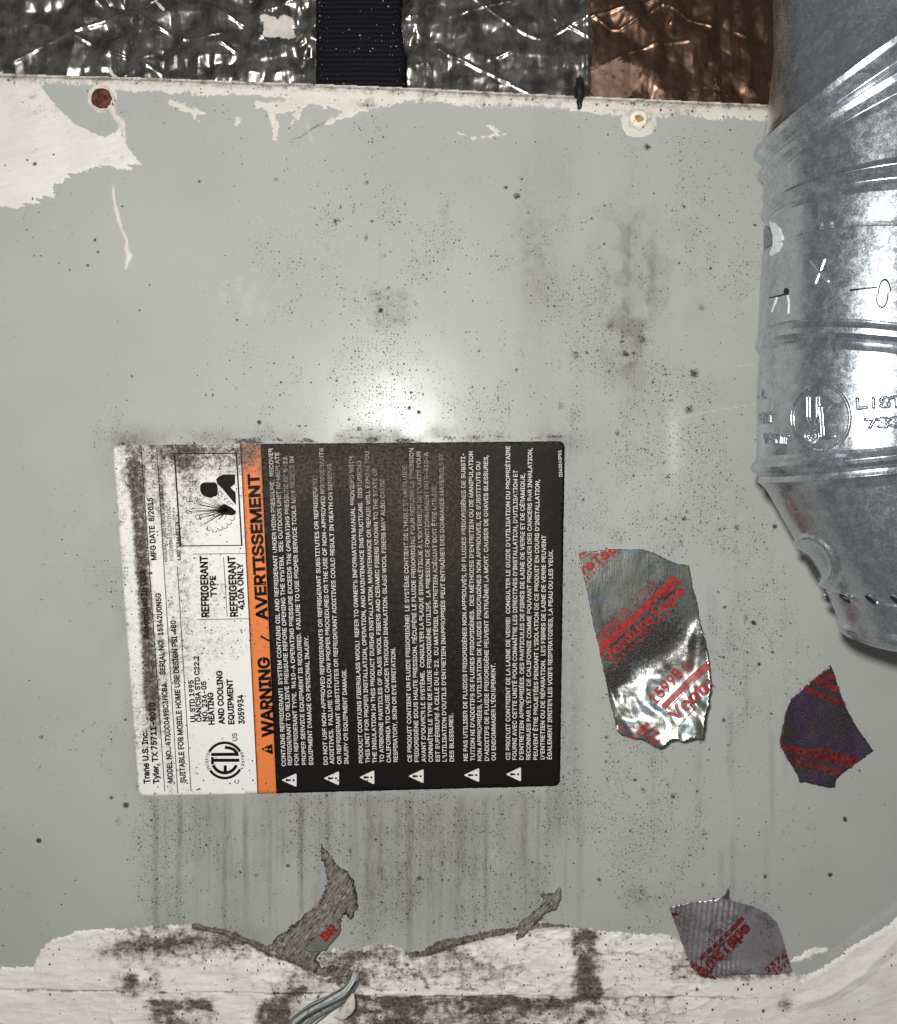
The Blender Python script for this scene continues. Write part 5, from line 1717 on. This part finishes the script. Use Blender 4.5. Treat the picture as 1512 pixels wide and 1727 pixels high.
pipe_part("lower_gore", 805, 990, 110, lambda u, v: (lambda q: .0017 * np.exp(-((q - 1) / .16) ** 2) - .0022 * np.exp(-(q / .72) ** 4))(np.hypot((u - 1375) / 33, (v - 948) / 38 - (u - 1375) / 110)))
pipe_part("perforated_band", 990, 1076, 60)

# dark inside of the open end
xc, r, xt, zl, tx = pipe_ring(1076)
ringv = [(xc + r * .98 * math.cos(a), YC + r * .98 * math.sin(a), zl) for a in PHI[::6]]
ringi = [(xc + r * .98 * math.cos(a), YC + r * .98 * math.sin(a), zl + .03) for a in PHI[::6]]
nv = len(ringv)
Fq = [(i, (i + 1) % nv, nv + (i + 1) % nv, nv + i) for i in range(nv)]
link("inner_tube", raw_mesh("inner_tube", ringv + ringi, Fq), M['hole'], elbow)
# narrow neck leaving the end of the elbow towards the lower right
nk = []
for k_, (dz_, rr) in enumerate([(.001, .80), (-.004, .82), (-.008, .74), (-.016, .62), (-.03, .60)]):
    for a in PHI[::6]:
        nk.append((xc + .006 + .004 * k_ + r * rr * math.cos(a), YC + r * rr * math.sin(a), zl + dz_))
Fq = [(k_ * nv + i, k_ * nv + (i + 1) % nv, (k_ + 1) * nv + (i + 1) % nv, (k_ + 1) * nv + i) for k_ in range(4) for i in range(nv)]
link("end_neck", raw_mesh("end_neck", nk, Fq), M['galv'], elbow)


def wrap_on_pipe(name, shapes, mat, lift=.00025, depth=.0006, parent=elbow):
    """raised marks on the pipe wall; shapes in px, given thickness by a rim"""
    V_, Fc = [], []
    for vs, fs in shapes:
        bm = bmesh.new()
        bv = [bm.verts.new((p[0], -p[1], 0)) for p in vs]
        for f in fs:
            try:
                bm.faces.new([bv[i] for i in f])
            except ValueError:
                pass
        bmesh.ops.remove_doubles(bm, verts=bm.verts[:], dist=.001)
        res = bmesh.ops.extrude_face_region(bm, geom=bm.faces[:])
        for el in res['geom']:
            if isinstance(el, bmesh.types.BMVert):
                el.co.z = 1
        bmesh.ops.recalc_face_normals(bm, faces=bm.faces[:])
        bm.verts.index_update()
        o = len(V_)
        for v_ in bm.verts:
            X, Y, Z, xc_ = hit_pipe(v_.co.x, -v_.co.y)
            nx, ny = X - xc_, Y - YC
            L = math.hypot(nx, ny)
            q = (-.0003 if v_.co.z < .5 else depth) + (lift if v_.co.z > .5 else 0)
            V_.append((X + nx / L * q, Y + ny / L * q, Z))
        for f in bm.faces:
            ids = [v_.index + o for v_ in f.verts]
            for i in range(1, len(ids) - 1):
                Fc.append((ids[0], ids[i], ids[i + 1]))
        bm.free()
    return link(name, raw_mesh(name, V_, np.array(Fc), None, False), mat, parent)


# added pale crescent: light caught in the dent, put into the colour
wrap_on_pipe("dent_glint", [polyfill([(1298, 373), (1306, 376), (1315, 385), (1320, 399), (1319, 414), (1312, 425), (1302, 432), (1298, 428), (1304, 413), (1304, 397), (1300, 384)])], M['bright'], 0, .00025)

# slots as dark patches, their shade put into the colour, and bent burrs
wrap_on_pipe("slot_dark_patch", [ribbon([ZT(q) for q in [(300, 1548), (345, 1540), (378, 1530)]], [1.5, 2.6, 2.2]), polyfill([ZT((388 + 13 * math.cos(t), 1516 + 19 * math.sin(t))) for t in np.linspace(0, 6, 12)])], M['hole'], 0, .00015)
wrap_on_pipe("slot_dark_patch", [ribbon([ZT(q) for q in [(720, 1510), (780, 1502), (860, 1494)]], [4, 2.4, 2.2])], M['hole'], 0, .00015)
wrap_on_pipe("slot_dark_patch", [polyfill([ZT((889 + 35 * math.cos(t) + (10 if math.sin(t) < 0 else -4), 1526 + 78 * math.sin(t))) for t in np.linspace(0, 6.1, 22)])], M['hole'], 0, .00012)
wrap_on_pipe("bent_tab", [polyfill([ZT((888 + 28 * math.cos(t) + (10 if math.sin(t) < 0 else -4), 1528 + 68 * math.sin(t))) for t in np.linspace(0, 6.1, 22)])], M['bright'], 0, .0004)
wrap_on_pipe("burr", [ribbon([ZT(q) for q in [(340, 1545), (325, 1590), (312, 1622)]], [1.8, 1.4, .6]), ribbon([ZT(q) for q in [(395, 1535), (402, 1580), (398, 1630)]], [1.6, 1.2, .6])], M['bright'], 0, .0003)
for c, rx, ry in [((672, 1397), 33, 22), ((800, 1404), 32, 20), ((925, 1407), 32, 20), ((578, 1400), 10, 20)]:
    outl = [Z4((c[0] + rx * math.cos(t) * .95 + ry * math.sin(t) * .35, c[1] + ry * math.sin(t) + rx * math.cos(t) * .5)) for t in np.linspace(0, 2 * math.pi, 18, endpoint=False)]
    wrap_on_pipe("hole_dark_patch", [polyfill(outl)], M['hole'], 0, .00008)  # dark patch on the wall, the hole's inner shade put into its colour
    wrap_on_pipe("hole_rim", [ribbon(outl, 1.4, True)], M['galv'], 0, .0004)
